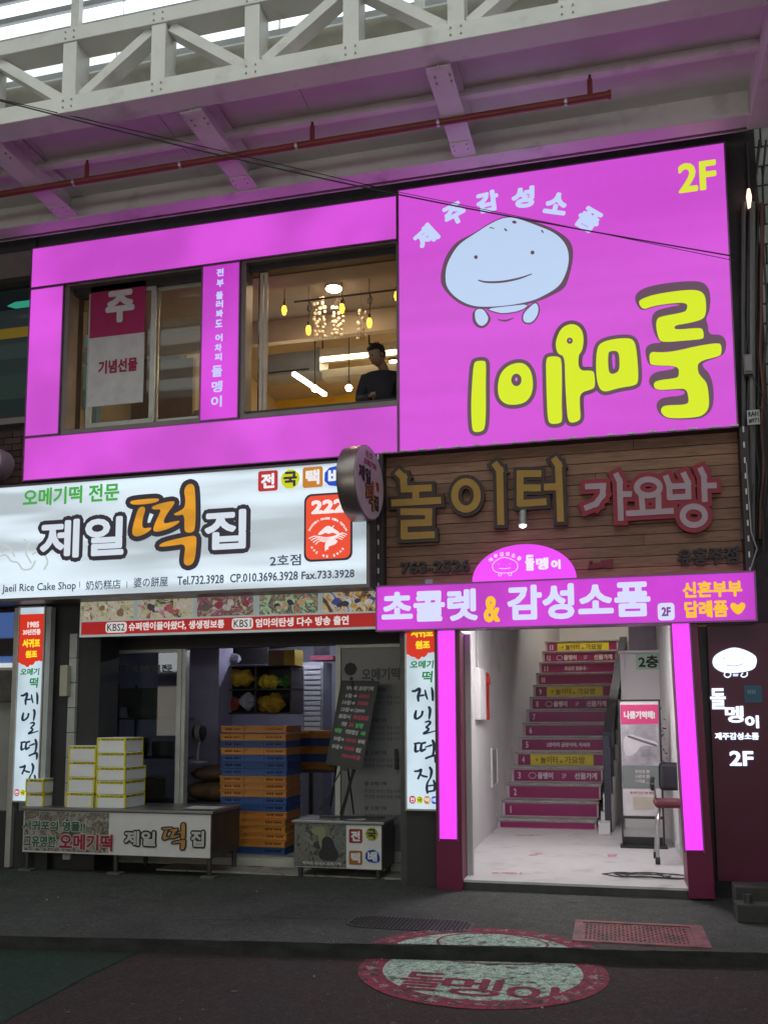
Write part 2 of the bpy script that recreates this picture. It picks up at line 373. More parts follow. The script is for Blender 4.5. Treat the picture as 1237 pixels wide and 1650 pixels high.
face = [(-.34, 0), (-.31, .13), (-.2, .24), (-.02, .3), (.16, .25), (.31, .12), (.34, -.02), (.26, -.15), (.05, -.2), (-.2, -.19), (-.31, -.12)]
I4.line([(BC[0]+.02+p[0]*1.05, BC[1]+.33+p[1]*.9) for p in face], .009, closed=True)
I4.line([(-.92, -1.98), (-.8, -2.01), (-.66, -1.97)], .007)
for I_, nm, m_ in ((R_, 'ring_paint', m_ring), (I2, 'centre_paint', m_pale), (I3, 'star_paint', m_star), (I4, 'lettering', m_let)):
    for kp in (1, -1):
        q = split_mesh(I_, 0, ROADZ, kp)
        if q.v: obj(nm, q, m_, badge)
# iron covers in the sidewalk
M_IRON = mat('dark_cast_iron', (.045, .043, .046), .55, .5, var=.3, scale=20, bump=.4)
M_PINKIRON = mat('pink_painted_iron', (.24, .075, .08), .6, .1, var=.3, scale=12, bump=.5, dirt=((.07, .045, .045), 7, .45, .7))
g = thing('drain_cover', 'rectangular pink painted iron drain cover let into the sidewalk edge', 'drain cover')
gx0, gx1, gy0, gy1 = -.27, .60, -1.74, -1.10
mb = MB(); fr = .055
mb.box(gx0, gx1, gy0, gy0+fr, -.03, .012); mb.box(gx0, gx1, gy1-fr, gy1, -.03, .012); mb.box(gx0, gx0+fr, gy0+fr, gy1-fr, -.03, .0118); mb.box(gx1-fr*1.6, gx1, gy0+fr, gy1-fr, -.03, .0118)
obj('frame', mb, M_PINKIRON, g)
mb = MB(); mb.box(gx0+fr, gx1-fr*1.6, gy0+fr, gy1-fr, -.03, .004)
for i in range(26):
    for j in range(13):
        x = gx0+fr+.03+i*.0272; y = gy0+fr+.03+j*.038
        if x > gx1-fr*1.6-.02: continue
        mb.box(x-.009, x+.009, y-.005, y+.005, .004, .011) if (i+j) % 2 else mb.box(x-.004, x+.004, y-.013, y+.013, .004, .011)
obj('cover_plate', mb, M_PINKIRON, g, kind='stuff')
g = thing('inspection_cover', 'dark rounded iron cover with raised dots beside the painted badge', 'manhole cover')
c0 = at(660, 1490, Z=0); mb = MB()
pl = []
for t in range(48):
    a = 2*math.pi*t/48; ca, sa = math.cos(a), math.sin(a); pl.append((c0.x+.46*math.copysign(abs(ca)**.5, ca), c0.y+.02+.20*math.copysign(abs(sa)**.5, sa)))
mb.prism(pl, lambda u, v: (u, v, .006), lambda u, v: (u, v, -.03)); obj('cover_plate', mb, M_IRON, g)
mb = MB()
for i in range(30):
    for j in range(13):
        x = c0.x-.42+i*.029; y = c0.y+.02-.17+j*.029
        if ((x-c0.x)/.44)**4+((y-c0.y-.02)/.18)**4 < .9: mb.box(x-.007, x+.007, y-.007, y+.007, .006, .011)
obj('raised_dots', mb, M_IRON, g, kind='stuff')
# small dropped things
for p, s in (((922, 1454), .045), ((1102, 1462), .02)):
    q = at(*p, Z=0); o = obj('litter_scrap', MB().ball((q.x, q.y, .006), s, 9, 4, (1.3, .8, .12)), mat('wet_leaf', (.02, .02, .018), .6)); tag(o, ('dark flattened scrap lying just below the entrance step' if s > .03 else 'tiny dark scrap lying near the entrance post'), 'litter')

# ================================================================== MAIN BUILDING
XL, XM, XR = -5.83, -1.825, 1.152
ZB, ZT = 3.94, 6.515
B = thing('shop_building', 'two-storey shop building behind the magenta signs and stair entrance', 'building')
M_INW = mat('cream_room_wall', (.60, .52, .40), .7, var=.06)
M_INC = mat('room_ceiling', (.42, .38, .35), .7, var=.06)
M_YEL = mat('yellow_room_wall', (.78, .50, .06), .7, var=.05)
bx('upper_wall', DARKWALL, B, XL-.03, 1.42, .14, .4, ZT-.02, 8.6)
bx('upper_wall', DARKWALL, B, XM+.02, 1.42, .14, .4, 3.6, ZT-.02)
bx('spandrel_wall', DARKWALL, B, XL-.03, XM+.02, .14, .4, 2.7, 4.42)
bx('pier_wall', DARKWALL, B, XL-.03, -5.44, .14, .4, 4.42, ZT-.02)
bx('lintel_wall', DARKWALL, B, -5.44, XM+.02, .14, .4, 6.05, ZT-.02)
# second-floor room
bx('room_floor', M_INW, B, -6, 1.3, .4, 6, 3.5, 3.6)
bx('room_ceiling', M_INC, B, -6, 1.3, .4, 2.25, 6.48, 6.55)
bx('room_ceiling', M_INC, B, -6, 1.3, 2.25, 6, 6.85, 6.9)
bx('ceiling_drop', M_INW, B, -6, 1.3, 2.251, 2.35, 6.2, 6.84)
bx('back_wall', M_INW, B, -6, -5.3, 5.9, 6, 3.6, 6.85); bx('back_wall', M_YEL, B, -5.3, 1.3, 5.9, 6, 3.6, 6.85)
bx('end_wall', M_INW, B, -6.1, -6, .4, 6, 3.5, 6.85); bx('partition_wall', M_INW, B, -1.2, -1.1, .4, 6, 3.6, 6.47)
bx('partition_wall', M_INW, B, -5.4, -5.3, 2.6, 5.9, 3.6, 6.85)
bx('ceiling_beam', M_INC, B, -6, -1.2, .42, .75, 6.1, 6.48)
# glazed fittings of the back of the room
bx('wall_batten', mat('dark_rail', (.08, .07, .07), .5), B, -4.49, -1.21, 3.9, 3.95, 5.62, 5.66)
for x in (-3.6, -2.62, -1.9): bx('wall_batten', mat('dark_rail', (.08,)*3, .5), B, x, x+.04, 5.82, 5.88, 3.6, 6.5)
bx('window_frame', FRAMEAL, B, -5.2, -5.12, 2.5, 2.6, 3.6, 5.5); bx('window_frame', FRAMEAL, B, -5.2, -4.6, 2.5, 2.6, 5.42, 5.5)
bx('store_room_wall', mat('dim_room_wall', (.35, .30, .26), .7), B, -6, -5.12, 2.42, 2.5, 3.6, 6.19)

# window frames
jz0, jz1 = 4.44, 6.035
JX0 = ax(104, 470); CX0 = ax(326, 430); CX1 = ax(388, 430)
def window(x0, x1, label=None):
    wd = obj('window', MB().box(x0, x1, .02, .2, jz1-.012, jz1+.05).box(x0, x1, .02, .26, jz0-.03, jz0+.02).box(x0-.02, x0+.05, .021, .2, jz0+.02, jz1-.012).box(x1-.02, x1+.01, .021, .2, jz0+.02, jz1-.012), mat('brown_grey_window_reveal', (.24, .205, .20), .5, .2), B, .004)
    return wd
w1 = window(JX0, CX0); w2 = window(CX1, XM)
DKFR = mat('dark_window_frame', (.06, .05, .055), .4, .3)
def sash(par, x0, x1, y, m, t=.05, z0=jz0+.05, z1=jz1-.06, glass=True):
    s = obj('frame', MB().box(x0, x1, y, y+.035, z0, z0+t).box(x0, x1, y, y+.035, z1-t, z1).box(x0, x0+t, y, y+.035, z0+t, z1-t).box(x1-t, x1, y, y+.035, z0+t, z1-t), m, par, .003)
    if glass: obj('pane', MB().box(x0+t, x1-t, y+.012, y+.018, z0+t, z1-t), glassm('clear_glass', (.9, .92, .9), .02), par)
    return s
bx('frame', DKFR, w1, JX0+.05, CX0, .1, .2, jz1-.075, jz1-.012); bx('frame', DKFR, w1, JX0+.05, CX0, .1, .2, jz0+.02, jz0+.05)
sash(w1, -5.20, -4.42, .12, FRAMEAL, .055); sash(w1, -4.46, CX0, .165, FRAMEAL, .05)
bx('frame', DKFR, w2, CX1+.05, XM, .1, .2, jz1-.075, jz1-.012); bx('frame', DKFR, w2, CX1+.05, XM, .1, .2, jz0+.02, jz0+.07)
sash(w2, -3.28, -3.20, .14, mat('pale_frame', (.6, .5, .42), .5), .035, glass=False)
obj('pane', MB().box(CX1+.13, -3.28, .16, .166, jz0+.07, jz1-.08), glassm('dark_glass', (.25, .22, .22), .05), w2)
# window banner
bn = thing('window_banner', 'magenta and white vertical banner hung in the upper left window', 'banner')
wx0, wx1 = ax(150, 560, .17), ax(238, 560, .17)
zs = (az(150, 463, .17), az(150, 550, .17), az(146, 660, .17))
bx('cloth', mat('banner_crimson', (.42, .02, .12), .7), bn, wx0, wx1, .100, .108, zs[1], zs[0]+.02); bx('cloth', mat('banner_white', (.62, .60, .62), .7), bn, wx0, wx1, .100, .108, zs[2], zs[1])
ptext('주', 171, 471, 217, 522, .10, mat('banner_letter', (.7, .68, .7), .7), bn, bold=.02); ptext('기념선물', 159, 582, 222, 604, .10, mat('banner_red_print', (.35, .02, .08), .7), bn, bold=.006)

# ------------------------------------------------------------------ magenta light boxes
MOT = ((.75, 1, .9), 1.5, .80, 1.10)
M_MAG = mat('lit_magenta_acrylic', (.22, .03, .22), .35, emit=(208, 80, 211), mottle=MOT)
M_MAGC = mat('lit_magenta_acrylic_dim', (.3, .03, .3), .35, emit=(196, 62, 200), mottle=((1, 1, .8), 1.2, .8, 1.1))
M_MAGB = mat('lit_magenta_acrylic_big', (.22, .03, .22), .35, emit=(202, 78, 206), mottle=((.3, 1, 3.), 1.2, .93, 1.04))
M_POST = mat('lit_hot_magenta', (.4, .03, .4), .35, emit=(236, 62, 255), es=1.05, var=.02)
M_TRIM = mat('magenta_trim', (.30, .12, .30), .4, .3)
S1 = thing('illuminated_window_surround', 'glowing magenta light box framing the two second-floor windows', 'light box sign')
def lbox(x0, x1, z0, z1, y0, y1, m, par, name='light_panel', e=.012, rim=True):
    o = bx(name, m, par, x0+e, x1-e, y0, y1, z0+e, z1-e)
    if rim: obj('trim', MB().box(x0, x1, y0-.006, y1, z0, z0+e).box(x0, x1, y0-.006, y1, z1-e, z1).box(x0, x0+e, y0-.006, y1, z0+e, z1-e).box(x1-e, x1, y0-.006, y1, z0+e, z1-e), M_TRIM, par)
    return o
lbox(XL, XM, jz1+.004, ZT-.02, 0, .14, M_MAG, S1); lbox(XL, XM, ZB, jz0-.032, 0, .14, M_MAG, S1)
lbox(XL, JX0-.002, jz0-.028, jz1, 0, .14, M_MAG, S1); lbox(CX0+.002, CX1-.002, jz0-.028, jz1, -.004, .14, M_MAGC, S1)
# column lettering, top to bottom
m_w = ink((205, 215, 255), 1.); m_wc = ink((190, 205, 255), 1.)
col_txt = [('전', 355, 440), ('부', 355, 457), ('둘', 354, 477), ('러', 354, 491), ('봐', 354, 506), ('도', 353, 522), ('어', 353, 545), ('차', 352, 561), ('피', 352, 576), ('돌', 350, 599), ('멩', 350, 624), ('이', 349, 648)]
for ch, x, y in col_txt:
    s = 9 if ch in '돌멩이' else 6
    ptext(ch, x-s*.95, y-s, x+s*.95, y+s, -.004, m_wc, S1, bold=.0035)
# ------------------------------------------------------------------ the big square sign
S2 = thing('big_magenta_sign', 'large glowing magenta sign with stone face drawing and yellow letters', 'light box sign')
lbox(XM+.004, XR, ZB, ZT+.03, 0, .14, M_MAGB, S2)
Y1 = 0
m_y = ink((208, 226, 30), 1.); m_y2 = ink((215, 225, 60), 1.); m_dk = ink((96, 70, 88), 1.); m_face = ink((184, 206, 236), 1.); m_let2 = ink((192, 208, 246), 1.)
ptext('2F', 1092, 265, 1153, 312, Y1, m_y2, S2, bold=.011)
for ch, x, y, r, s in (('제', 686, 382, 38, 19), ('주', 732, 345, 22, 19), ('감', 785, 325, 6, 19), ('성', 842, 318, -2, 19), ('소', 896, 328, -16, 19), ('품', 948, 354, -38, 19)):
    p = at(x, y, Y=Y1); k = s*.0055; text(ch, planeY(Y1), (p.x-k, p.x+k, p.z-k, p.z+k), m_let2, S2, bold=.013, rot=math.radians(r))
fc = crop(5.154, 700, 330, Y1)
OUT = [(45, 620), (70, 480), (120, 380), (190, 300), (330, 235), (440, 160), (560, 100), (680, 95), (860, 150), (1000, 205), (1110, 280), (1150, 360), (1145, 480), (1110, 620), (1075, 700), (960, 760), (870, 800), (700, 840), (480, 868), (300, 862), (180, 810), (70, 700)]
INN = [(88, 600), (100, 500), (160, 385), (220, 315), (330, 245), (450, 165), (570, 108), (670, 108), (840, 170), (980, 225), (1070, 300), (1112, 390), (1112, 500), (1070, 620), (1020, 690), (900, 760), (810, 800), (640, 835), (460, 850), (310, 845), (180, 780), (100, 690)]
ARM1 = [(335, 870), (400, 865), (430, 905), (450, 950), (420, 1000), (375, 1010), (335, 960)]; ARM2 = [(840, 808), (865, 860), (850, 930), (800, 985), (735, 975), (735, 910), (780, 860)]
BEL = [(430, 865), (500, 890), (570, 905), (720, 880), (790, 825), (600, 845)]
I = Ink(fc, .002); I.poly(OUT); I.halo([(330, 880), (400, 870), (440, 920), (455, 955), (420, 1005), (370, 1015), (325, 970)], 14, 1); I.halo(ARM2, 12, 1); I.halo(BEL, 9, 1)
I.line([(525, 955, 4), (590, 963, 8), (652, 942, 4)], 6); I.done('stone_outline', m_dk, S2)
I = Ink(fc, .005); I.poly(INN); I.poly(ARM1); I.poly(ARM2); I.poly(BEL, smooth=1); I.done('stone_face', m_face, S2)
I = Ink(fc, .008); I.dot((343, 438), 16); I.dot((812, 400), 17); I.line([(365, 630, 5), (430, 645, 8), (560, 642, 9), (700, 615, 8), (805, 578, 4)], 7)
I.poly([(640, 140), (665, 132), (685, 150), (670, 163), (645, 155)]); I.poly([(880, 210), (900, 215), (905, 245), (890, 232)]); I.line([(458, 192), (492, 200)], 4); I.line([(583, 205), (596, 217)], 7)
I.done('face_features', m_dk, S2)
f3 = crop(5.154, 940, 440, Y1); f2 = crop(5.623, 740, 440, Y1)
A_ = [(450, 245), (480, 215), (600, 175), (850, 140), (960, 145), (1005, 185), (1015, 260), (1012, 350), (980, 390), (860, 420), (765, 434), (748, 455), (765, 473), (960, 455), (988, 470), (997, 530), (985, 550), (850, 562), (655, 578), (620, 550), (598, 450), (605, 380), (650, 360), (820, 330), (855, 310), (860, 245), (700, 255), (560, 280), (490, 308)]
B_ = [(545, 652), (640, 662), (760, 650), (950, 605), (1120, 580), (1142, 605), (1142, 670), (1120, 695), (945, 735), (945, 820), (970, 860), (1020, 910), (1035, 1000), (1040, 1110), (1010, 1165), (950, 1200), (740, 1210), (670, 1195), (635, 1150), (650, 1110), (700, 1098), (865, 1095), (870, 1040), (850, 960), (760, 965), (600, 975), (575, 930), (600, 893), (770, 875), (790, 850), (785, 770), (560, 770), (545, 740)]
AB = [(420, 215), (440, 160), (520, 115), (700, 80), (900, 65), (990, 75), (1040, 130), (1052, 220), (1042, 320), (1010, 385), (1030, 430), (1035, 512), (1140, 510), (1182, 560), (1178, 640), (1150, 690), (985, 742), (985, 780), (1040, 830), (1072, 920), (1080, 1050), (1060, 1140), (1000, 1195), (940, 1213), (740, 1220), (650, 1195), (602, 1130), (605, 1070), (660, 1030), (835, 1018), (838, 968), (600, 980), (543, 930), (540, 870), (590, 820), (750, 800), (755, 772), (555, 774), (528, 740), (508, 660), (520, 605), (580, 580), (650, 582), (600, 540), (565, 440), (562, 360), (600, 310), (700, 285), (825, 262), (700, 260), (560, 288), (490, 314), (450, 285)]
MO = [(110, 620), (150, 575), (250, 548), (370, 540), (415, 560), (435, 620), (450, 780), (452, 900), (430, 935), (290, 955), (180, 990), (135, 970), (108, 900), (100, 760)]; MH = [(200, 665), (225, 648), (280, 648), (295, 690), (298, 800), (270, 832), (225, 842), (203, 810)]
I1_ = [(130, 815), (160, 798), (225, 795), (242, 815), (238, 1000), (240, 1250), (232, 1400), (205, 1438), (130, 1445), (112, 1400), (105, 1200), (115, 980)]
O_ = [(345, 1030), (365, 920), (430, 845), (520, 812), (595, 822), (650, 890), (668, 1000), (655, 1100), (600, 1175), (500, 1198), (410, 1188), (355, 1130)]
I2_ = [(782, 775), (820, 755), (900, 758), (925, 790), (928, 1000), (925, 1200), (930, 1330), (915, 1362), (830, 1372), (800, 1340), (790, 1150), (785, 950)]
P_ = [(952, 755), (890, 735), (870, 670), (875, 600), (920, 500), (1000, 460), (1070, 475), (1115, 530), (1125, 620), (1108, 710), (1075, 745), (1078, 888), (1200, 883), (1222, 910), (1228, 1030), (1200, 1055), (1090, 1085), (1088, 1200), (1097, 1300), (1085, 1340), (1010, 1362), (978, 1330), (965, 1150), (955, 950)]
I = Ink(f3, .002); I.poly(AB); I.halo(MO, 32); I.done('letter_outline', m_dk, S2)
I = Ink(f2, .002); [I.halo(q, 36) for q in (I1_, O_, I2_, P_)]; I.done('letter_outline', m_dk, S2)
I = Ink(f3, .005); I.poly(A_); I.poly(B_); I.poly(MO, [MH]); I.done('lettering', m_y, S2)
I = Ink(f2, .005); [I.poly(q) for q in (I1_, I2_)]; t12 = [2*math.pi*i/12 for i in range(12)]
I.poly(O_, [[(515+48*math.cos(t), 970+58*math.sin(t)) for t in t12]]); I.poly(P_, [[(998+28*math.cos(t), 615+29*math.sin(t)) for t in t12]]); I.done('lettering', m_y, S2)
I = Ink(f2, .006); I.dot((515, 965), 11, ry=18); I.dot((998, 612), 10); I.done('pink_dots', ink((215, 120, 200), 1.), S2)
I = Ink(f3, .006); I.poly([(232, 675), (258, 675), (262, 795), (240, 800)], smooth=1); I.done('pink_dots', ink((205, 75, 210), 1.), S2)

# ================================================================== RICE CAKE SHOP SIGN (white light box)
YW = -.26
S3 = thing('white_shop_sign', 'long white glowing rice cake shop sign with orange and black letters', 'shop sign')
wxl, wxr = -6.7, ax(596, 860, YW); wz0, wz1 = az(300, 958, YW), az(300, 761, YW)
M_WH = mat('lit_white_acrylic', (.5, .5, .5), .3, emit=(186, 202, 215), mottle=((.55, 1, 4.5), 1.15, .60, 1.25), var=.02)
bx('light_panel', M_WH, S3, wxl+.03, wxr-.03, YW, .13, wz0+.03, wz1-.02)
obj('case', MB().box(wxl, wxr, YW-.015, .13, wz0, wz0+.03).box(wxl, wxr, YW-.015, .13, wz1-.02, wz1).box(wxl, wxl+.03, YW-.015, .13, wz0+.03, wz1-.02).box(wxr-.03, wxr, YW-.015, .13, wz0+.03, wz1-.02), mat('grey_sign_case', (.16, .14, .15), .4, .4), S3)
m_gr = ink((70, 160, 70), 1.); m_bk = ink((45, 40, 50), 1.); m_bk2 = ink((58, 66, 84), 1.); m_wt = ink((205, 214, 225), 1.); m_or = mat('print_orange_shade', (.3, .15, .02), .5, emit=(205, 138, 28), var=.03, mottle=((1, 1, 3), 3, .8, 1.15))
ptext('오메기떡 전문', 38, 789, 193, 817, YW, m_gr, S3, bold=.006)
ptext('Jaeil Rice Cake Shop', 4, 942, 123, 958, YW, m_bk2, S3, bold=.0015, res=2); ptext('奶奶糕店', 139, 936, 195, 951, YW, m_bk2, S3, bold=.001, res=2); ptext('婆の餅屋', 216, 931, 271, 947, YW, m_bk2, S3, bold=.001, res=2)
ptext('Tel.732.3928', 286, 929, 361, 943, YW, m_bk2, S3, bold=.002, res=2); ptext('CP.010.3696.3928', 371, 925, 480, 939, YW, m_bk2, S3, bold=.002, res=2); ptext('Fax.733.3928', 486, 921, 571, 934, YW, m_bk2, S3, bold=.002, res=2)
for x in (129, 205): p = at(x, 942, Y=YW); bx('divider_line', m_bk2, S3, p.x-.003, p.x+.003, YW-.003, YW-.001, p.z-.03, p.z+.03)
ptext('2호점', 435, 895, 485, 913, YW, m_bk2, S3, bold=.002, res=2)
TT = [[(540, 190), (640, 180), (695, 178), (690, 196), (640, 208), (560, 214), (535, 205)],
      [(585, 222), (625, 225), (603, 290), (602, 342), (640, 335), (655, 337), (635, 360), (580, 386), (550, 378), (548, 345), (565, 280)],
      [(650, 225), (700, 205), (775, 190), (777, 208), (728, 270), (712, 318), (770, 303), (808, 297), (795, 315), (740, 345), (670, 362), (658, 342), (690, 270), (706, 235), (660, 240)],
      [(765, 265), (810, 243), (832, 225), (835, 180), (826, 140), (840, 105), (872, 97), (888, 125), (890, 345), (868, 364), (835, 362), (828, 340), (830, 262), (790, 272)],
      [(690, 432), (720, 412), (850, 382), (892, 378), (895, 410), (885, 520), (855, 542), (828, 535), (825, 505), (838, 422), (770, 432), (700, 440)]]
fl = crop(3.343, 50, 750, YW)
I = Ink(fl, .006); [I.halo(q, 27) for q in TT]; I.done('letter_outline', m_bk, S3)
I = Ink(fl, .009); [I.poly(q) for q in TT]; I.done('lettering', m_or, S3)
for s, b in (('제일', (60, 834, 206, 908)), ('집', (324, 818, 403, 894))):
    ptext(s, *b, YW, m_bk, S3, bold=.055, lift=.002, name='letter_outline'); 
    t = tbox(*b, YW); text(s, planeY(YW), (t[0]+.04, t[1]-.04, t[2]+.04, t[3]-.04), m_wt, S3, bold=.015, lift=.0045)
SQC = [((176, 42, 46), (235, 230, 235)), ((196, 200, 20), (45, 40, 50)), ((190, 120, 40), (230, 225, 225)), ((30, 70, 190), (225, 230, 240))]
def courier(par, Y, boxes, lit, fs, emb=0.9):
    """the four coloured tiles with one syllable each; boxes = (centre px, centre py, half size px)"""
    for i, (ch, (x, y, s)) in enumerate(zip('전국택배', boxes)):
        p = at(x, y, Y=Y); k = s*fs; c1, c2 = SQC[i]
        if not lit: c1 = tuple(int(v*.85) for v in c1)
        I = Ink(planeY(Y), .004)
        if i == 1: q = [(p.x+k*1.12*math.cos(t), p.z+k*1.12*math.sin(t)) for t in [math.radians(15+72*j) for j in range(5)]]; I.poly(q, smooth=1)
        elif i == 3: q = [(p.x+k*1.3*math.cos(t), p.z+k*1.2*math.sin(t)) for t in [math.radians(d) for d in (62, 140, 215, 305, 345)]]; I.poly(q, smooth=1)
        else: I.poly([(p.x-k, p.z-k), (p.x+k, p.z-k), (p.x+k, p.z+k), (p.x-k, p.z+k)], smooth=0) if False else I.halo([(p.x-k*.8, p.z-k*.8), (p.x+k*.8, p.z-k*.8), (p.x+k*.8, p.z+k*.8), (p.x-k*.8, p.z+k*.8)], k*.2, 0)
        I.done('colour_tile', ink(c1, lit), par)
        text(ch, planeY(Y), (p.x-k*.68, p.x+k*.68, p.z-k*.72, p.z+k*.72), ink(c2, lit), par, bold=k*.07, lift=.007, res=2)
courier(S3, YW, ((432, 775, 16), (468, 772, 16), (504, 769, 16), (541, 768, 17)), 1., .0061)
# red market plate
I = Ink(planeY(YW), .003); q = tbox(490, 797, 568, 906, YW)
def rrect(q, r, k=5):
    u0, u1, v0, v1 = q; o = []
    for cx, cy, a0 in ((u1-r, v1-r, 0), (u0+r, v1-r, 90), (u0+r, v0+r, 180), (u1-r, v0+r, 270)):
        o += [(cx+r*math.cos(math.radians(a0+90*i/k)), cy+r*math.sin(math.radians(a0+90*i/k))) for i in range(k+1)]
    return o
I.poly(rrect(q, .07), smooth=0); I.done('plate_border', m_bk, S3)
I = Ink(planeY(YW), .006); e = .02; I.poly(rrect((q[0]+e, q[1]-e, q[2]+e, q[3]-e), .06), smooth=0); I.done('market_plate', ink((230, 74, 46), 1.), S3)
ptext('222', 502, 807, 556, 829, YW, ink((240, 225, 225), 1.), S3, bold=.010, lift=.008)
fr = crop(8.836, 480, 780, YW); mwp = ink((240, 225, 225), 1.)
I = Ink(fr, .0085); I.poly([(275, 725), (330, 670), (400, 605), (450, 595), (520, 640), (600, 690), (560, 720), (500, 690), (440, 715), (400, 690), (340, 725)], smooth=1)
I.poly([(480, 620), (525, 580), (515, 610), (495, 630)], smooth=1)
for k in range(4): I.line([(165+k*30, 775+k*28), (250+k*22, 745+k*22), (400, 765+k*20), (520-k*10, 745+k*14), (620-k*18, 700+k*22), (700-k*24, 720+k*24)], 7)
I.poly([(390, 975), (385, 860), (430, 800), (520, 780), (575, 810), (540, 860), (470, 880), (430, 905), (445, 940), (410, 930)], smooth=1); I.done('market_emblem', mwp, S3)
for s, c, rad, a0, a1, k in (('Seogwipo Maeil Olle Market', (430, 780), 290, 205, 335, 30), ('서귀포 매일 올레시장', (430, 760), 270, 148, 38, 34)):
    n = len(s)
    for i, ch in enumerate(s):
        if ch == ' ': continue
        a = math.radians(a0+(a1-a0)*i/(n-1)); p = at(480+(c[0]+rad*math.cos(a))/8.836, 780+(c[1]+rad*math.sin(a))/8.836, Y=YW); kk = k*.0052/8.836*.62
        r = -(a-math.radians(270)) if a0 > 180 else -(a-math.radians(90)); text(ch, planeY(YW), (p.x-kk*.8, p.x+kk*.8, p.z-kk, p.z+kk), mwp, S3, bold=.0012, rot=r, lift=.008, res=1)
# pale printed flourishes
I = Ink(crop(3.75, 0, 720, YW), .001)
for q in ([(0, 660), (40, 655), (70, 690), (110, 700), (140, 740), (190, 735), (215, 690)], [(10, 590), (60, 610), (90, 660)], [(150, 560), (175, 590), (160, 640), (190, 700)], [(200, 650), (250, 630), (290, 690), (270, 740)]): I.line([(p[0], p[1], 6) for p in q], 6)
I.done('printed_flourish', ink((188, 196, 196), 1.), S3)
# ================================================================== WOODEN KARAOKE SIGN
YK = .10
S4 = thing('wooden_board_sign', 'brown timber plank sign with raised yellow and red framed letters', 'shop sign')
kx0, kx1 = ax(622, 840, YK), ax(1192, 800, YK); kz0, kz1 = 2.62, az(900, 717, YK)
WOOD = mat('stained_pine', (.25, .125, .078), .55, var=.35, scale=5, stretch=(1.2, 1, 16), bump=.3, rnd=.22, dirt=((.14, .055, .03), 3, .56, .8))
ph = .096; z = kz1; i = 0; rw = random.Random(2)
while z > kz0:
    cut = [kx0, kx1] if i % 3 else [kx0, rw.uniform(kx0+.8, kx1-.8), kx1]
    for a, b in zip(cut, cut[1:]):
        dy = rw.uniform(0, .003)
        o = obj('plank', MB().box(a+.0015, b-.0015, YK+dy, YK+.02, max(z-ph+.005, kz0), z), WOOD, S4, .003)
    z -= ph; i += 1
bx('back_board', DARKWALL, S4, kx0-.02, kx1+.02, YK+.021, .139, kz0, kz1)
M_KFR = mat('dark_sign_frame', (.05, .035, .04), .5, .2)
obj('frame', MB().box(kx0-.09, kx0, -.02, .14, kz0, kz1), M_KFR, S4, .004); obj('frame', MB().box(kx1, kx1+.07, -.02, .14, kz0, kz1), M_KFR, S4, .004)
obj('frame', MB().box(kx0-.09, kx1+.07, -.02, .14, kz1, ZB-.004), M_KFR, S4, .003)
M_BRN = mat('dark_brown_letter_edge', (.045, .022, .022), .4); M_YL = mat('mustard_acrylic', (.42, .24, .05), .35, var=.08); M_RED = mat('red_letter_edge', (.30, .02, .045), .4); M_LW = mat('dull_white_acrylic', (.46, .34, .40), .35, var=.08)
def raised(strokes, r, edge, m1, m2, fn, par, d=.055):
    """letters cut from thick board: strokes in photo pixels, r half width, edge extra border"""
    for rad, dep, m, nm in ((r+edge, d, m1, 'letter_board'), (r, d+.006, m2, 'lettering')):
        mb = MB(); k = 0
        for st in strokes:
            cl = st[0] == 'o'
            p = list(st[1:]) if cl else list(st)
            if cl:
                (cx, cy), rx, ry = p; p = [(cx+rx*math.cos(2*math.pi*i/24), cy+ry*math.sin(2*math.pi*i/24)) for i in range(25)]
            for a, b in zip(p, p[1:]):
                l = math.hypot(b[0]-a[0], b[1]-a[1]); ux, uy = (b[0]-a[0])/l*rad*(.5 if cl else 1), (b[1]-a[1])/l*rad*(.5 if cl else 1); nx, ny = -(b[1]-a[1])/l*rad, (b[0]-a[0])/l*rad
                q = [(a[0]-ux+nx, a[1]-uy+ny), (b[0]+ux+nx, b[1]+uy+ny), (b[0]+ux-nx, b[1]+uy-ny), (a[0]-ux-nx, a[1]-uy-ny)]; k += 1; h = dep+k*3e-5
                mb.add([fn(*t, h) for t in q]+[fn(*t, 0) for t in q], [(0, 1, 2, 3), (0, 4, 5, 1), (1, 5, 6, 2), (2, 6, 7, 3), (3, 7, 4, 0)])
        obj(nm, mb, m, par)
f7 = crop(4.193, 625, 725, YK)
LT = [[(85, 170), (112, 195), (118, 275), (280, 268)], [(196, 285), (196, 335)], [(55, 368), (342, 352)], [(115, 428), (283, 428)], [(282, 432), (282, 498)], [(278, 500), (118, 505)], [(118, 515), (118, 585)], [(125, 590), (300, 582)],
      ['o', (533, 318), 76, 92], [(735, 118), (758, 150), (766, 492)],
      [(895, 175), (895, 365)], [(900, 172), (1015, 172)], [(900, 268), (1012, 268)], [(905, 372), (1050, 362)], [(1132, 85), (1152, 115), (1166, 472)], [(1078, 262), (1145, 260)]]
raised(LT, 23, 23, M_BRN, M_YL, f7, S4)
f8 = crop(3.902, 920, 740, YK)
LR = [[(105, 182), (200, 178), (196, 235), (155, 290), (100, 312)], [(285, 115), (302, 150), (310, 378)], [(320, 230), (362, 230)], ['o', (482, 188), 72, 50], [(440, 255), (446, 325)], [(545, 250), (545, 320)], [(360, 350), (622, 335)],
      [(595, 130), (612, 175), (615, 245)], [(705, 110), (728, 160), (732, 240)], [(625, 182), (725, 178)], [(625, 250), (730, 245)], [(810, 80), (828, 120), (833, 262)], [(845, 178), (890, 176)], ['o', (765, 365), 70, 58]]
raised(LR, 18, 27, M_RED, M_LW, f8, S4)
m_smd = mat('dark_raised_letter', (.035, .02, .03), .5)
t = tbox(646, 907, 757, 926, YK); text('763-2526', planeY(YK), t, m_smd, S4, bold=.005, deep=.03, name='phone_lettering')
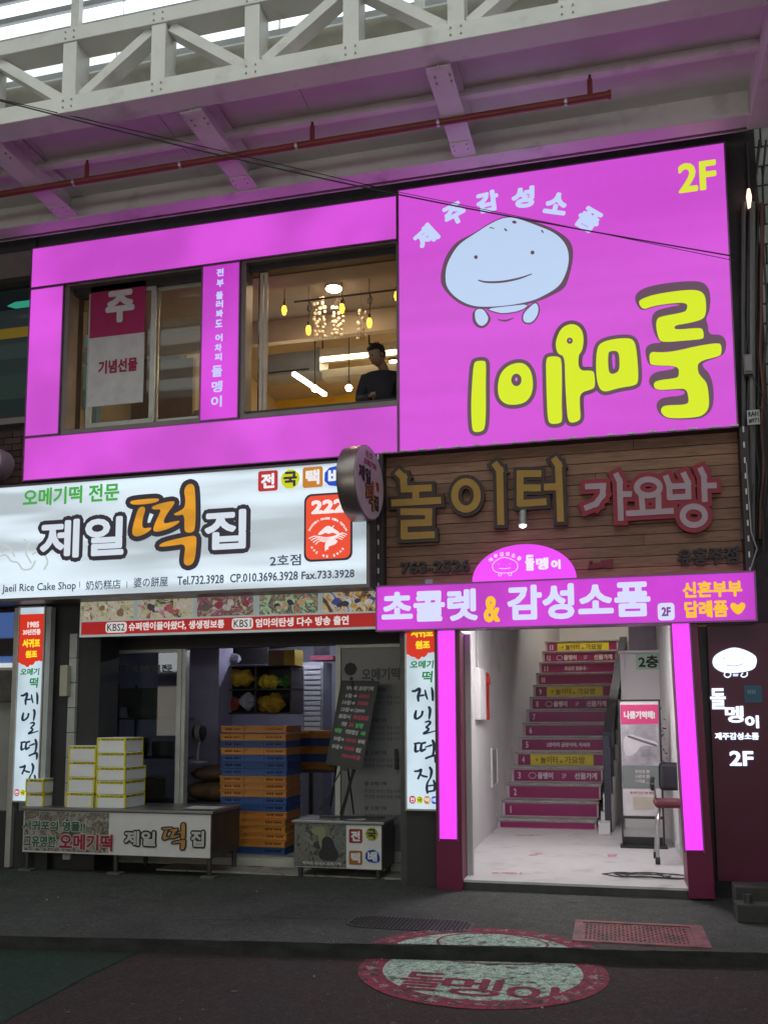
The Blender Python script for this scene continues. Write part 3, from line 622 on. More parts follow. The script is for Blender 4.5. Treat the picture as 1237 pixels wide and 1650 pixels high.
t = tbox(1090, 885, 1188, 913, YK); text('유흥주점', planeY(YK), t, m_smd, S4, bold=.005, deep=.03, name='licence_lettering')
t = tbox(947, 903, 987, 918, YK); text('노래', planeY(YK), t, mat('dull_crimson_letter', (.16, .012, .03), .5), S4, bold=.01, deep=.02, name='small_lettering')
# dashes of an LED rope round the timber sign
M_LED = mat('unlit_led_rope', (.75, .72, .75), .4)
led = thing('led_rope', 'pale dashed light rope clipped round the frame of the timber sign', 'rope light')
mb = MB()
k = kz0+.05
while k < kz1+.05:
    for x in (kx0-.045, kx1+.03): mb.box(x-.006, x+.006, -.03, -.021, k, k+.05)
    k += .135
x = kx0
while x < kx1: mb.box(x, x+.06, -.03, -.021, kz1+.012, kz1+.026); x += .17
obj('light_segments', mb, M_LED, led, kind='stuff')
cb = MB().tube([(kx1+.04, -.03, kz0+1), (kx1+.05, -.05, kz0+.4), (kx1+.09, -.04, kz0+.25), (kx1+.02, -.05, kz0+.05)], .006, 6); obj('cable', cb, mat('pale_cable', (.35, .32, .34), .5), led)
# little spotlight under the letters
sp = thing('spotlight', 'small grey lit spotlight fixed to the timber sign above the semicircle', 'spotlight')
p = at(842, 830, Y=-.02); mb = MB().box(p.x-.03, p.x+.03, .04, .1, p.z+.03, p.z+.09); obj('bracket', mb, DARKST, sp, .004)
mb = MB().tube([(p.x, .06, p.z+.05), (p.x, -.02, p.z+.02), (p.x, -.04, p.z-.07), (p.x, -.045, p.z-.10)], .03, 12, rr=[.02, .034, .036, .045]); obj('lamp_head', mb, mat('grey_lamp_head', (.3, .3, .3), .4, .3), sp, smooth=True)
mb = MB().ball((p.x, -.046, p.z-.103), .032, 12, 6, (1, 1, .6)); obj('bulb', mb, mat('lamp_glow', (.8, .8, .8), emit=(255, 255, 255), es=6), sp)

# ================================================================== LOWER MAGENTA SIGN
YP = -.16
S5 = thing('entrance_sign', 'lit magenta sign above the stair entrance with white lettering and yellow heart', 'shop sign')
px0, px1 = ax(605, 980, YP), ax(1218, 960, YP); pz0, pz1 = az(604, 1018, YP), az(606, 944, YP)
M_PUR = mat('lit_purple_acrylic', (.3, .03, .3), .35, emit=(186, 48, 192), mottle=((.8, 1, .6), 1.4, .82, 1.12))
lbox(px0, px1, pz0, pz1, YP, .0, M_PUR, S5, 'light_panel', .014)
mw5 = ink((208, 212, 250), 1.); my5 = ink((240, 188, 40), 1.)
ptext('초콜렛', 615, 954, 769, 1004, YP, mw5, S5, bold=.013); ptext('&', 779, 961, 805, 1003, YP, my5, S5, bold=.010); ptext('감성소품', 817, 944, 1047, 1000, YP, mw5, S5, bold=.013)
t = tbox(1059, 972, 1086, 1000, YP); I = Ink(planeY(YP), .004); I.poly(rrect(t, .03), smooth=0); I.done('floor_tile_print', mw5, S5); text('2F', planeY(YP), (t[0]+.03, t[1]-.03, t[2]+.035, t[3]-.035), ink((120, 60, 130), 1.), S5, bold=.004, lift=.007)
ptext('신혼부부', 1099, 938, 1195, 964, YP, my5, S5, bold=.006); ptext('답례품', 1102, 969, 1172, 996, YP, my5, S5, bold=.006)
hp = at(1188, 981, Y=YP); I = Ink(planeY(YP), .004); k = .062
I.poly([(hp.x, hp.z-k), (hp.x+k*.95, hp.z+k*.1), (hp.x+k*.9, hp.z+k*.75), (hp.x+k*.4, hp.z+k*.85), (hp.x, hp.z+k*.4), (hp.x-k*.4, hp.z+k*.85), (hp.x-k*.9, hp.z+k*.75), (hp.x-k*.95, hp.z+k*.1)], smooth=2); I.done('heart', my5, S5)
# semicircle
S6 = thing('semicircle_sign', 'glowing magenta semicircle sign standing on the entrance sign', 'shop sign')
sx0, sx1 = ax(760, 935, YP), ax(928, 927, YP); scx = (sx0+sx1)/2; srz = az(845, 876, YP)-pz1-.004; srx = (sx1-sx0)/2
arc = [(scx+srx*math.cos(math.radians(a)), pz1+.004+srz*math.sin(math.radians(a))) for a in range(0, 181, 6)]
M_SEMI = mat('lit_semicircle', (.3, .03, .3), .35, emit=(228, 66, 240), mottle=((.8, 1, .8), 1.6, .92, 1.06))
obj('light_panel', MB().prism(arc, lambda u, v: (u, YP+.02, v), lambda u, v: (u, YP+.09, v)), M_SEMI, S6)
f9 = crop(6.51, 750, 860, YP+.02); mp9 = ink((250, 200, 245), 1.)
I = Ink(f9, .004); I.line([(280, 330), (300, 300), (350, 265), (400, 248), (460, 262), (520, 290), (545, 330), (535, 375), (490, 405), (420, 412), (340, 408), (290, 380)], 4.5, closed=True)
I.line([(350, 365), (410, 368), (470, 358)], 4); I.dot((348, 318), 5); I.dot((463, 318), 5); I.line([(350, 415), (345, 440), (370, 440), (375, 420)], 4); I.line([(450, 415), (455, 440), (478, 435), (478, 412)], 4)
I.done('logo_drawing', mp9, S6)
for ch, x, y, r in (('제', 263, 275, 35), ('주', 316, 236, 20), ('감', 377, 215, 8), ('성', 437, 212, -5), ('소', 500, 228, -15), ('품', 560, 260, -35)):
    q = f9(x, y, 0); k = .018; text(ch, planeY(YP+.02), (q[0]-k, q[0]+k, q[2]-k, q[2]+k), mp9, S6, bold=.0025, rot=math.radians(r), res=1)
for ch, b in (('돌', (622, 225, 722, 385)), ('멩', (735, 255, 868, 375)), ('이', (892, 275, 995, 370))):
    a = f9(b[0], b[1], 0); c = f9(b[2], b[3], 0); text(ch, planeY(YP+.02), (a[0], c[0], c[2], a[2]), ink((235, 225, 255), 1.), S6, bold=.006)

# ================================================================== ENTRANCE: lit posts, maroon panel
M_MAR = mat('maroon_metal', (.16, .012, .055), .38, .1, var=.12, scale=2); M_MARD = mat('dark_maroon_panel', (.085, .008, .030), .4, .1, var=.15, scale=1.5)
FZ = .085
def post(x0, x1, lx0, lx1, lz0, label, side=.30):
    t = thing('lit_post', label, 'post', 'lit magenta posts either side of the stair entrance')
    bx('casing', M_MAR, t, x0, x1, -.12, side, 0, pz0-.004, .004)
    bx('light_strip', M_POST, t, lx0, lx1, -.135, -.119, lz0, pz0-.004)
    bx('strip_edge', M_TRIM, t, lx0-.012, lx0-.001, -.14, -.119, lz0-.02, pz0-.004); bx('strip_edge', M_TRIM, t, lx1+.001, lx1+.012, -.14, -.119, lz0-.02, pz0-.004)
    return t
l0 = ax(707, 1200, -.135); l1 = ax(734, 1200, -.135)
post(ax(703, 1430, -.12), ax(745, 1430, -.12), l0, l1, az(725, 1352, -.135), 'lit magenta post between the white shop boards and the stair entrance', .28)
l2 = ax(1094, 1200, -.135); l3 = ax(1122, 1200, -.135)
RPOST = post(ax(1108, 1430, -.12)-.02, ax(1146, 1430, -.12), l2, l3, az(1122, 1373, -.135), 'lit magenta post beside the dark maroon wall panel', .3)
px_r = (l2+l3)/2; RPOST.rotation_euler[1] = -.022; RPOST.location[0] = px_r*(1-math.cos(.022))+.005+.02
LP = thing('maroon_wall_panel', 'dark maroon wall panel with glowing white stone face, letters and 2F', 'sign panel')
YM = 0.0; mx0, mx1 = ax(1146, 1200, YM)+.002, 1.62
bx('panel', M_MARD, LP, mx0, mx1, YM, YM+.06, az(1170, 1420, YM), 2.25)
f5 = crop(7.5, 1130, 1030, YM); mg = mat('white_halo_letter', (.8, .8, .8), .4, emit=(212, 232, 255), es=1.25); mgd = ink((120, 130, 190), .8)
FACE5 = [(125, 270), (140, 215), (190, 170), (270, 130), (370, 100), (450, 110), (540, 140), (640, 195), (662, 250), (650, 320), (620, 365), (540, 390), (440, 405), (330, 408), (240, 400), (170, 360), (135, 320)]
mb = MB(); pts5 = [f5(u, v, 0) for u, v in chaikin(FACE5, 2)]; mb.prism([(p[0], p[2]) for p in pts5], lambda u, v: (u, YM-.02, v), lambda u, v: (u, YM-.001, v)); obj('glowing_face', mb, mg, LP)
I = Ink(crop(7.5, 1130, 1030, YM-.02), .002); I.line([(290, 308), (350, 322), (430, 318), (495, 295)], 4); I.dot((268, 232), 8); I.dot((495, 228), 8); [I.dot(q, 6) for q in ((320, 142), (375, 152), (410, 128), (528, 165))]; I.done('face_features', mgd, LP)
I = Ink(f5, .012); I.line([(275, 408), (270, 440), (305, 462), (340, 445), (345, 415), (320, 398)], 7); I.line([(490, 412), (470, 440), (500, 458), (540, 440), (545, 400)], 7); I.line([(375, 425), (435, 425)], 5); I.line([(375, 442), (430, 442)], 5); I.done('logo_feet', mg, LP)
for ch, b in (('돌', (95, 595, 290, 845)), ('멩', (275, 808, 505, 1008)), ('이', (518, 922, 688, 1075)), ('제주감성소품', (155, 1128, 688, 1215)), ('2F', (330, 1350, 622, 1530))):
    a = f5(b[0], b[1], 0); c = f5(b[2], b[3], 0); text(ch, planeY(YM), (a[0], c[0], c[2], a[2]), mg, LP, bold=.002 if len(ch) > 2 else .005, deep=.02 if len(ch) < 3 else .012)
a = f5(508, 560, 0); c = f5(728, 765, 0); stk = thing('blue_wall_sticker', 'small blue square notice stuck on the maroon wall panel', 'sticker')
bx('sheet', mat('blue_sticker', (.035, .11, .19), .5), stk, a[0], c[0], YM-.004, YM-.001, c[2], a[2]); text('안내 문의', planeY(YM-.004), (a[0]+.02, c[0]-.05, (a[2]+c[2])/2, (a[2]+c[2])/2+.035), mat('sticker_print', (.25, .35, .45), .6), stk, bold=.001, res=1)

# ================================================================== STAIR HALL
M_HALL = mat('white_hall_wall', (.66, .65, .66), .6, var=.05, scale=1.2, dirt=((.45, .44, .44), 2.5, .6, .85))
M_FLOOR = mat('white_hall_floor', (.60, .58, .60), .35, var=.08, scale=3, dirt=((.38, .36, .37), 4, .55, .8))
HX0, HX1 = -1.425, .66
HB = thing('entrance_hall', 'white walled entrance hall behind the lit posts', 'room')
bx('hall_floor', M_FLOOR, HB, HX0-.005, HX1, -.06, 7.8, FZ-.02, FZ)
bx('step_edge', mat('dark_concrete_step', (.06, .06, .055), .8, var=.3, bump=.5), HB, HX0+.05, HX1, -.058, .3, -.02, FZ-.022)
bx('left_wall', M_HALL, HB, HX0-.1, HX0, .15, 3.75, -.02, 5.2)
_q = [(HX0-.1, 3.751), (HX0, 3.751), (HX0+6.2*math.tan(.091), 9.95), (HX0-.1+6.2*math.tan(.091), 9.95)]
obj('left_wall', MB().prism(_q, lambda u, v: (u, v, -.02), lambda u, v: (u, v, 5.19)), M_HALL, HB)
bx('left_wall', M_HALL, HB, HX0-.001, -1.20, .16, .24, FZ, 2.24)
bx('right_wall', M_HALL, HB, HX1, HX1+.1, .145, 5.2, -.02, 2.8)
bx('hall_ceiling', M_HALL, HB, HX0, HX1, .15, 3.6, 2.72, 2.8)
bx('upper_wall', M_HALL, HB, HX0, HX1, 3.52, 3.6, 2.8, 3.45)
bx('top_ceiling', M_HALL, HB, HX0, 1.2, 6.0, 9.9, 5.2, 5.3)
bx('back_wall', M_HALL, HB, HX0, 1.3, 9.8, 9.9, 0, 5.3)
# stairs
SX0, SY0, RUN, RISE, ANG, SW = -1.425, 3.81, .324, .203, .091, 1.244
M_RIS = mat('magenta_riser_film', (.23, .010, .095), .45, var=.1, scale=4); M_TRD = mat('grey_stone_tread', (.33, .31, .30), .5, var=.3, scale=18, bump=.2, dirt=((.15, .14, .14), 6, .5, .75))
M_RW = mat('pale_riser_edge', (.5, .46, .48), .6); M_RY = mat('yellow_riser_film', (.60, .50, .03), .45)
m_rt = mat('riser_white_print', (.65, .55, .6), .5); m_rk = mat('riser_dark_print', (.12, .05, .03), .5)
ST = thing('staircase', 'straight white staircase with numbered magenta risers and grey treads', 'staircase')
def stp(k): return SX0+RUN*k*math.sin(ANG), SY0+RUN*k*math.cos(ANG), FZ+RISE*(k-.4)
for k in range(14):
    x, y, z = stp(k); z0 = max(z, FZ); top = z+RISE; x1 = x+SW
    bx('step', M_RW, ST, x-.06, x1, y, y+RUN+.05, z0, top-.028)
    bx('tread', M_TRD, ST, x-.06, x1+.01, y-.022, y+RUN+.02, top-.026, top, .004)
    s = bx('riser', M_RIS, ST, x+.045, x1-.02, y-.004, y-.001, z0+.012, top-.04)
    zc = (z0+top-.03)/2; hh = .045
    nw_ = .030 if k > 9 else .008 if k == 1 else .02
    if k: text(str(k), planeY(y-.004), (x+.12-nw_, x+.12+nw_, zc-hh, zc+hh), m_rt, s, bold=.003, res=2)
    if k in (4, 9, 13):
        q = bx('yellow_strip', M_RY, s, x+.22, x+SW-.15, y-.007, y-.0045, z0+.015, top-.043)
        text('놀이터', planeY(y-.007), (x+.36, x+.60, zc-.05, zc+.05), m_rk, q, bold=.002, res=2); text('가요방', planeY(y-.007), (x+.70, x+.98, zc-.05, zc+.05), m_rk, q, bold=.002, res=2)
        I = Ink(planeY(y-.007), .003); I.dot((x+.31, zc), .02, 8); I.dot((x+.65, zc-.025), .02, 8); I.done('printed_dots', mat('riser_orange', (.45, .12, .02), .5), q)
    if k in (3, 8, 12):
        text('돌멩이', planeY(y-.004), (x+.37, x+.58, zc-.045, zc+.045), m_rt, s, bold=.004, res=2); text('2F', planeY(y-.004), (x+.70, x+.76, zc-.03, zc+.03), m_rt, s, bold=.001, res=2); text('선물가게', planeY(y-.004), (x+.87, x+1.17, zc-.045, zc+.045), m_rt, s, bold=.004, res=2)
        I = Ink(planeY(y-.004), .003); I.line([(x+.30+.05*math.cos(a), zc+.04*math.sin(a)) for a in [i*.785 for i in range(8)]], .004, closed=True); I.done('printed_face', m_rt, s)
    if k == 5: text('2층까지 금방이야, 어서와', planeY(y-.004), (x+.40, x+1.02, zc-.035, zc+.035), m_rt, s, bold=.003, res=1)
    if k == 11: text('조금만 힘들내~', planeY(y-.004), (x+.42, x+.80, zc-.035, zc+.035), m_rt, s, bold=.003, res=1)
x, y, z = stp(14)
bx('landing', M_TRD, ST, HX0, 1.2, y, 9.8, z-.2, z)
# stepped kerb blocks on the open side and the dark balustrade
for k in range(-1, 7):
    x, y, z = stp(k); bx('side_block', M_HALL, ST, x+SW+.06, x+SW+.20, y-.10, y+RUN-.104, FZ, max(z+RISE+.10, FZ+.14), .006)
M_BAL = mat('slate_balustrade', (.035, .038, .055), .45, .2, var=.1)
bl = thing('stair_balustrade', 'dark slate handrail post and sloping rail along the open side of the stairs', 'handrail')
x, y, z = stp(0); bx('newel_post', M_BAL, bl, ax(973.5, 1300, y-.15), ax(984.5, 1300, y-.15), y-.15, y-.08, FZ, az(979, 1186, y-.11), .004)
x1, y1, z1 = stp(13); a = at(979, 1192, Y=y-.11); b = at(1004, 1035, Y=y1)
obj('rail', MB().bar(a, b, .12, .20), M_BAL, bl)
for k in range(1, 13, 1):
    xa, ya, za = stp(k); t_ = (ya-a.y)/(b.y-a.y); obj('baluster', MB().bar((a.x+(b.x-a.x)*t_, ya+.1, za+RISE*.6), (a.x+(b.x-a.x)*t_, ya+.1, a.z+(b.z-a.z)*t_), .022), M_BAL, bl)
# wall between the stairs and the store at the foot, with notices
YBW = 4.15; bw0 = ax(1003, 1200, YBW)
bx('store_wall', M_HALL, HB, bw0, HX1, YBW, YBW+.1, FZ, az(1050, 1052, YBW)); bx('store_ledge', M_HALL, HB, bw0-.02, HX1, YBW-.05, YBW+.15, az(1050, 1052, YBW), az(1050, 1048, YBW))
bx('sloping_soffit', mat('grey_soffit', (.34, .31, .35), .6), HB, ax(1012, 1020, 4.6), HX1, 4.6, 4.7, az(1050, 1052, YBW), 2.72)
bx('cupboard_edge', M_HALL, HB, bw0+.02, bw0+.05, YBW-.03, YBW-.002, FZ+.6, az(1050, 1056, YBW))
M_GRN = mat('pale_green_paper', (.36, .55, .42), .7); m_bkp = mat('black_marker', (.01, .01, .012), .6)
for i, (x0, yt, x1_, yb, txts, lb) in enumerate(((1024, 1054, 1064, 1079, '2층', 'pale green paper with black handwriting 2층 on the store wall'), (1066, 1054, 1102, 1080, '이용', 'pale green paper partly hidden behind the right lit post'), (1066, 1110, 1096, 1136, '', 'pale green paper with black pointing hand'))):
    n_ = thing('paper_notice', lb, 'notice', 'pale green papers on the store wall'); t = tbox(x0, yt, x1_, yb, YBW-.01); bx('sheet', M_GRN, n_, t[0], t[1], YBW-.008, YBW-.004, t[2], t[3])
    if txts: text(txts, planeY(YBW-.008), (t[0]+.03, t[1]-.03, t[2]+.02, t[3]-.02), m_bkp, n_, bold=.006)
    else:
        I = Ink(planeY(YBW-.008), .003); zc = (t[2]+t[3])/2; xa = t[0]+.05
        for j in range(4): I.line([(xa+(0 if j == 0 else .06), zc+.05-j*.03), (xa+.18, zc+.05-j*.03)], .006, smooth=False)
        I.line([(xa+.18, zc+.06), (xa+.18, zc-.06)], .006); I.done('pointing_hand', m_bkp, n_)
# hall ceiling light (out of view above the sign)
hl = thing('hall_ceiling_light', 'rectangular white ceiling light lit inside the entrance hall', 'ceiling light')
bx('diffuser', mat('hall_light_glow', (.8, .8, .8), emit=(255, 252, 248), es=40.), hl, -.85, -.05, 1.0, 1.5, 2.66, 2.7); bx('frame', WHITEP, hl, -.88, -.02, .97, 1.53, 2.7, 2.719)
hl2 = copy_tree(hl, loc=(.5, 5.6, 2.47), label='rectangular white ceiling light lit above the upper stair landing')
# wall things
ic = thing('fire_hose_box', 'narrow white wall box with red side fixed to the left hall wall', 'wall box')
def wx(x, y): p = at(x, y, X=HX0); return p.y, p.z
ya, za = wx(765, 1160); yb_, zb_ = wx(774, 1080); yc_ = wx(779, 1100)[0]; bx('case', M_HALL, ic, HX0, HX0+.06, ya, yb_, za, zb_, .005); bx('red_side', mat('red_plastic', (.38, .02, .02), .4), ic, HX0, HX0+.065, yb_+.004, yc_, za, zb_-.02, .004)
obj('bell', MB().tube([(HX0+.066, (yb_+yc_)/2, zb_-.12), (HX0+.09, (yb_+yc_)/2, zb_-.12)], .045, 16), mat('red_plastic', (.38, .02, .02), .4), ic)
for d in (0, .06): obj('cable', MB().tube([(HX0+.012, ya+.1+d, zb_), (HX0+.012, ya+.12+d, zb_+.5), (HX0+.012, ya+.02+d, 2.7)], .006, 6), mat('grey_cable', (.3, .3, .3), .5), ic)
wf = thing('wall_hatch', 'tall narrow white framed hatch low on the left hall wall', 'hatch'); ya, za = wx(791, 1270); yb_, zb_ = wx(799, 1203)
obj('frame', MB().box(HX0, HX0+.02, ya, yb_, za, za+.03).box(HX0, HX0+.02, ya, yb_, zb_-.03, zb_).box(HX0, HX0+.02, ya, ya+.04, za+.03, zb_-.03).box(HX0, HX0+.02, yb_-.04, yb_, za+.03, zb_-.03), M_HALL, wf); bx('door', mat('grey_hatch', (.4, .4, .42), .5), wf, HX0, HX0+.008, ya+.04, yb_-.04, za+.03, zb_-.03)
wd_ = thing('wall_ornament', 'thin dark red wooden ornament hanging on the left hall wall', 'ornament'); ya, za = wx(850, 1076); yb_, zb_ = wx(851, 1028)
obj('carving', MB().prism([(ya-.05, zb_), (ya-.1, (za+zb_)/2+.1), (ya-.06, za+.1), (ya, za), (ya+.08, za+.12), (ya+.1, (za+zb_)/2+.1), (ya+.02, zb_+.06)], lambda u, v: (HX0+.03, u, v), lambda u, v: (HX0+.002, u, v)), mat('dark_red_wood', (.12, .02, .03), .5), wd_)
sm = obj('wall_hook', MB().bar((HX0+.01, *wx(818, 1150)), (HX0+.03, *wx(820, 1137)), .04), mat('dark_hook', (.05, .04, .05), .5)); tag(sm, 'small dark hook on the left hall wall above the lower steps', 'hook')
# floor decals, cable coil
M_FOOT = mat('pink_footprint', (.50, .16, .26), .6, var=.2, scale=30, dirt=((.55, .50, .52), 20, .5, .6))
for i, (x, y, r, lb) in enumerate(((846, 1346, .2, 'pink footprint sticker on the hall floor just below the first step'), (862, 1377, 1.2, 'pink footprint sticker in the middle left of the hall floor'), (985, 1379, 1.5, 'faded pink footprint sticker in the middle of the hall floor'), (812, 1407, .1, 'pink footprint sticker nearest the left lit post'))):
    p = at(x, y, Z=FZ); I = Ink(planeZ(FZ), .002); c, s_ = math.cos(r), math.sin(r); T = lambda u, v: (p.x+u*c-v*s_, p.y+(u*s_+v*c))
    I.poly([T(*q) for q in ((-.12, -.03), (-.08, -.055), (0, -.04), (.08, -.06), (.12, -.02), (.11, .04), (.04, .05), (-.05, .035), (-.11, .03))])
    [I.dot(T(.15, -.045+j*.024), .012) for j in range(5)]
    o = I.done('footprint_sticker', M_FOOT, None); tag(o, lb, 'floor sticker', 'pink footprint stickers on the hall floor')
p = at(1038, 1413, Z=FZ); mb = MB()
for (dx, dy, rx, ry, ph_) in ((-.1, 0, .26, .10, 0), (.08, .02, .34, .12, 1), (.0, -.01, .22, .08, 2), (.14, .0, .30, .10, 3)):
    mb.tube([(p.x+dx+rx*math.cos(t/14*math.pi), p.y+dy+ry*math.sin(t/14*math.pi), FZ+.008+.005*(1+math.sin(t*.9+ph_))) for t in range(29)], .0055, 6)
o = obj('cable_coil', mb, BLACK); tag(o, 'loose black cable coil lying on the hall floor by the right post', 'cable')
# banner stand
bs = thing('poster_stand', 'black framed poster stand with pink heading beside the stairs', 'poster stand'); YB2 = 2.35
b0 = ax(1003, 1300, YB2); b1 = ax(1066, 1300, YB2); z0 = az(1030, 1315, YB2); z1 = az(1030, 1130, YB2)
obj('frame', MB().box(b0-.02, b0, YB2, YB2+.03, FZ+.02, z1+.02).box(b1, b1+.02, YB2, YB2+.03, FZ+.02, z1+.02).box(b0, b1, YB2, YB2+.03, z1, z1+.02).box(b0, b1, YB2, YB2+.03, z0-.03, z0), BLACK, bs)
obj('foot', MB().box(b0-.04, b1+.04, YB2-.10, YB2+.16, FZ, FZ+.02), BLACK, bs); bx('foot', BLACK, bs, b0, b1, YB2+.05, YB2+.1, FZ+.021, FZ+.10)
zz = [z0, z0+.30, z0+.54, z1-.30, z1-.085+.0]
hz = (z1-z0)
bx('poster', mat('poster_white', (.62, .6, .62), .5), bs, b0+.002, b1-.002, YB2+.005, YB2+.012, z0+.002, z1-.002)
bx('heading_panel', mat('poster_pink', (.52, .04, .16), .5), bs, b0+.006, b1-.006, YB2+.001, YB2+.004, z1-hz*.2, z1-hz*.03); text('나를기억해!', planeY(YB2+.001), (b0+.04, b1-.04, z1-hz*.155, z1-hz*.085), mat('poster_letter', (.7, .65, .68), .5), bs, bold=.005, res=2)
bx('photo_panel', mat('poster_photo', (.36, .34, .38), .5, var=.5, scale=4), bs, b0+.006, b1-.006, YB2+.001, YB2+.004, z0+hz*.44, z1-hz*.205)
I = Ink(planeY(YB2+.001), .003); mz = z0+hz*.62; I.poly([(b0+.03, mz+.08), (b0+.1, mz+.12), (b0+.2, mz+.08), (b1-.02, mz+.03), (b1-.02, mz-.03), (b0+.22, mz+.0), (b0+.15, mz-.1), (b0+.06, mz-.14), (b0+.02, mz-.05)]); I.done('hand_print', mat('poster_skin_grey', (.55, .52, .56), .5), bs)
I = Ink(planeY(YB2+.001), .005); I.line([(b0+.08, mz+.09), (b0+.25, mz+.03), (b1-.04, mz-.01)], .012); I.done('chain_print', mat('poster_dark_grey', (.10, .09, .11), .5), bs)
bx('text_panel', mat('poster_grey', (.16, .18, .18), .5), bs, b0+.006, b1-.006, YB2+.001, YB2+.004, z0+hz*.24, z0+hz*.435)
for j, s in enumerate(('추억의 맨', '나만의 맨', '기억을 __')): text(s, planeY(YB2+.001), (b0+.14, b1-.12, z0+hz*(.37-j*.042), z0+hz*(.40-j*.042)), mat('poster_letter', (.7, .65, .68), .5), bs, bold=.001, res=1)
text('레이저 각인 가능 매장', planeY(YB2+.005), (b0+.08, b1-.08, z0+hz*.19, z0+hz*.212), mat('banner_red_print', (.35, .02, .08), .7), bs, bold=.001, res=1)
bx('leaflet', mat('tan_leaflet', (.45, .40, .34), .6), bs, b0+.11, b1-.08, YB2+.001, YB2+.004, z0+hz*.06, z0+hz*.165)
# plant behind the poster stand
pt = thing('dried_plant', 'dark dried plant showing between the poster stand and the right post', 'plant'); c = at(1078, 1190, Y=3.2); mb = MB(); rp = random.Random(9)
for i in range(90):
    a = Vector((c.x+rp.gauss(0, .10), 3.2+rp.gauss(0, .08), c.z+rp.gauss(0, .13))); b = a+Vector((rp.uniform(-.05, .05), rp.uniform(-.03, .03), rp.uniform(-.05, .05))); s = Vector((rp.uniform(-.02, .02), 0, rp.uniform(.01, .03))); mb.add([a, b, b+s, a+s*.4], [(0, 1, 2, 3)])
obj('leaves', mb, mat('dark_dried_leaf', (.06, .025, .03), .7, var=.5), pt, kind='stuff'); obj('stem', MB().tube([(c.x, 3.2, FZ+.2), (c.x+.01, 3.2, c.z)], .012, 6), mat('brown_stem', (.08, .04, .03), .7), pt); obj('pot', MB().tube([(c.x, 3.2, FZ), (c.x, 3.2, FZ+.3)], .12, 14, rr=[.09, .13]), M_HALL, pt)
# office chair
ch = thing('office_chair', 'office chair with dark back, maroon seat and grey castor legs behind the right post', 'chair')
def cp(x, y, Y): return at(x, y, Y=Y)
YC = 1.35; sc = cp(1082, 1294, YC); M_CH = mat('grey_chair_frame', (.45, .45, .45), .35, .5); cx_, cz_ = sc.x+.06, sc.z
obj('seat', MB().box(cx_-.23, cx_+.23, YC-.2, YC+.24, cz_-.035, cz_+.03), mat('maroon_fabric', (.11, .022, .035), .85, bump=.4), ch, .03)
obj('backrest', MB().box(cx_-.16, cx_+.24, YC+.26, YC+.31, cz_+.10, cz_+.38), mat('dark_fabric', (.035, .033, .045), .8), ch, .04)
for s in (-1, 1):
    obj('arm', MB().tube([(cx_+s*.2, YC+.24, cz_+.0), (cx_+s*.22, YC+.18, cz_+.17), (cx_+s*.24, YC+.02, cz_+.19)], .014, 8), M_CH, ch)
    obj('armrest', MB().tube([(cx_+s*.22-.02, YC-.14, cz_+.24), (cx_+s*.22-.02, YC+.05, cz_+.20), (cx_+s*.22-.01, YC+.2, cz_+.12)], .022, 8), BLACK, ch)
    obj('leg', MB().tube([(cx_+s*.17, YC, cz_-.03), (cx_+s*.20, YC-.1, cz_-.15), (cx_+s*.22, YC-.18, FZ+.07)], .016, 8), M_CH, ch); obj('leg', MB().tube([(cx_+s*.17, YC, cz_-.03), (cx_+s*.20, YC+.1, cz_-.15), (cx_+s*.22, YC+.2, FZ+.07)], .016, 8), M_CH, ch)
    for yy in (-.18, .2): obj('castor', MB().disc_x((YC+yy, FZ+.035), .034, cx_+s*.22-.022, cx_+s*.22+.022, 14), BLACK, ch)
obj('back_post', MB().bar((cx_+.04, YC+.25, cz_-.02), (cx_+.04, YC+.27, cz_+.25), .04, .02), M_CH, ch)

# ================================================================== ROUND PROJECTING SIGN
rx_ = -1.99; rcY, rcZ, rR = -.43, az(590, 779, -.43), .335
rs_ = thing('round_projecting_sign', 'round grey drum sign with white face sticking out beside the white sign', 'projecting sign')
obj('drum', MB().disc_x((rcY, rcZ), rR, rx_-.17, rx_, 48), mat('brushed_drum_metal', (.30, .26, .25), .35, .8, var=.2, scale=2), rs_, .006, smooth=True)
obj('face', MB().disc_x((rcY, rcZ), rR-.012, rx_+.001, rx_+.006, 48), mat('drum_white_face', (.50, .42, .48), .4), rs_)
obj('bracket', MB().bar((rx_-.08, rcY+rR-.02, rcZ), (rx_-.08, .1, rcZ), .05), DARKST, rs_)
fx = planeX(rx_+.006); m_r1 = mat('face_red_print', (.35, .03, .05), .6); m_r2 = mat('face_black_print', (.03, .02, .03), .6); m_r3 = mat('face_orange_print', (.42, .14, .04), .6)
text('원조', fx, (rcY-.1, rcY+.06, rcZ+.22, rcZ+.28), m_r1, rs_, bold=.001, res=1); text('오메기떡', fx, (rcY-.14, rcY+.14, rcZ+.14, rcZ+.20), m_r1, rs_, bold=.002, res=2)
text('제일', fx, (rcY-.25, rcY+.02, rcZ-.02, rcZ+.12), m_r2, rs_, bold=.008, res=2)
def tteok(fn, box, mo, mi, par, off=27, lift=0):
    """the brush-written syllable scaled into box of a plane"""
    u0, u1, v0, v1 = box; g_ = lambda u, v, h: fn(u0+(u-535)/(895-535)*(u1-u0), v1-(v-97)/(542-97)*(v1-v0), h+lift)
    I = Ink(g_, .004); [I.halo(q, off, 1) for q in TT]; I.done('letter_outline', mo, par); I = Ink(g_, .007); [I.poly(q, smooth=1) for q in TT]; I.done('lettering', mi, par)
tteok(fx, (rcY-.10, rcY+.08, rcZ-.24, rcZ+.02), m_r2, m_r3, rs_, 22); text('집', fx, (rcY+.09, rcY+.20, rcZ-.22, rcZ-.08), m_r2, rs_, bold=.008, res=2)
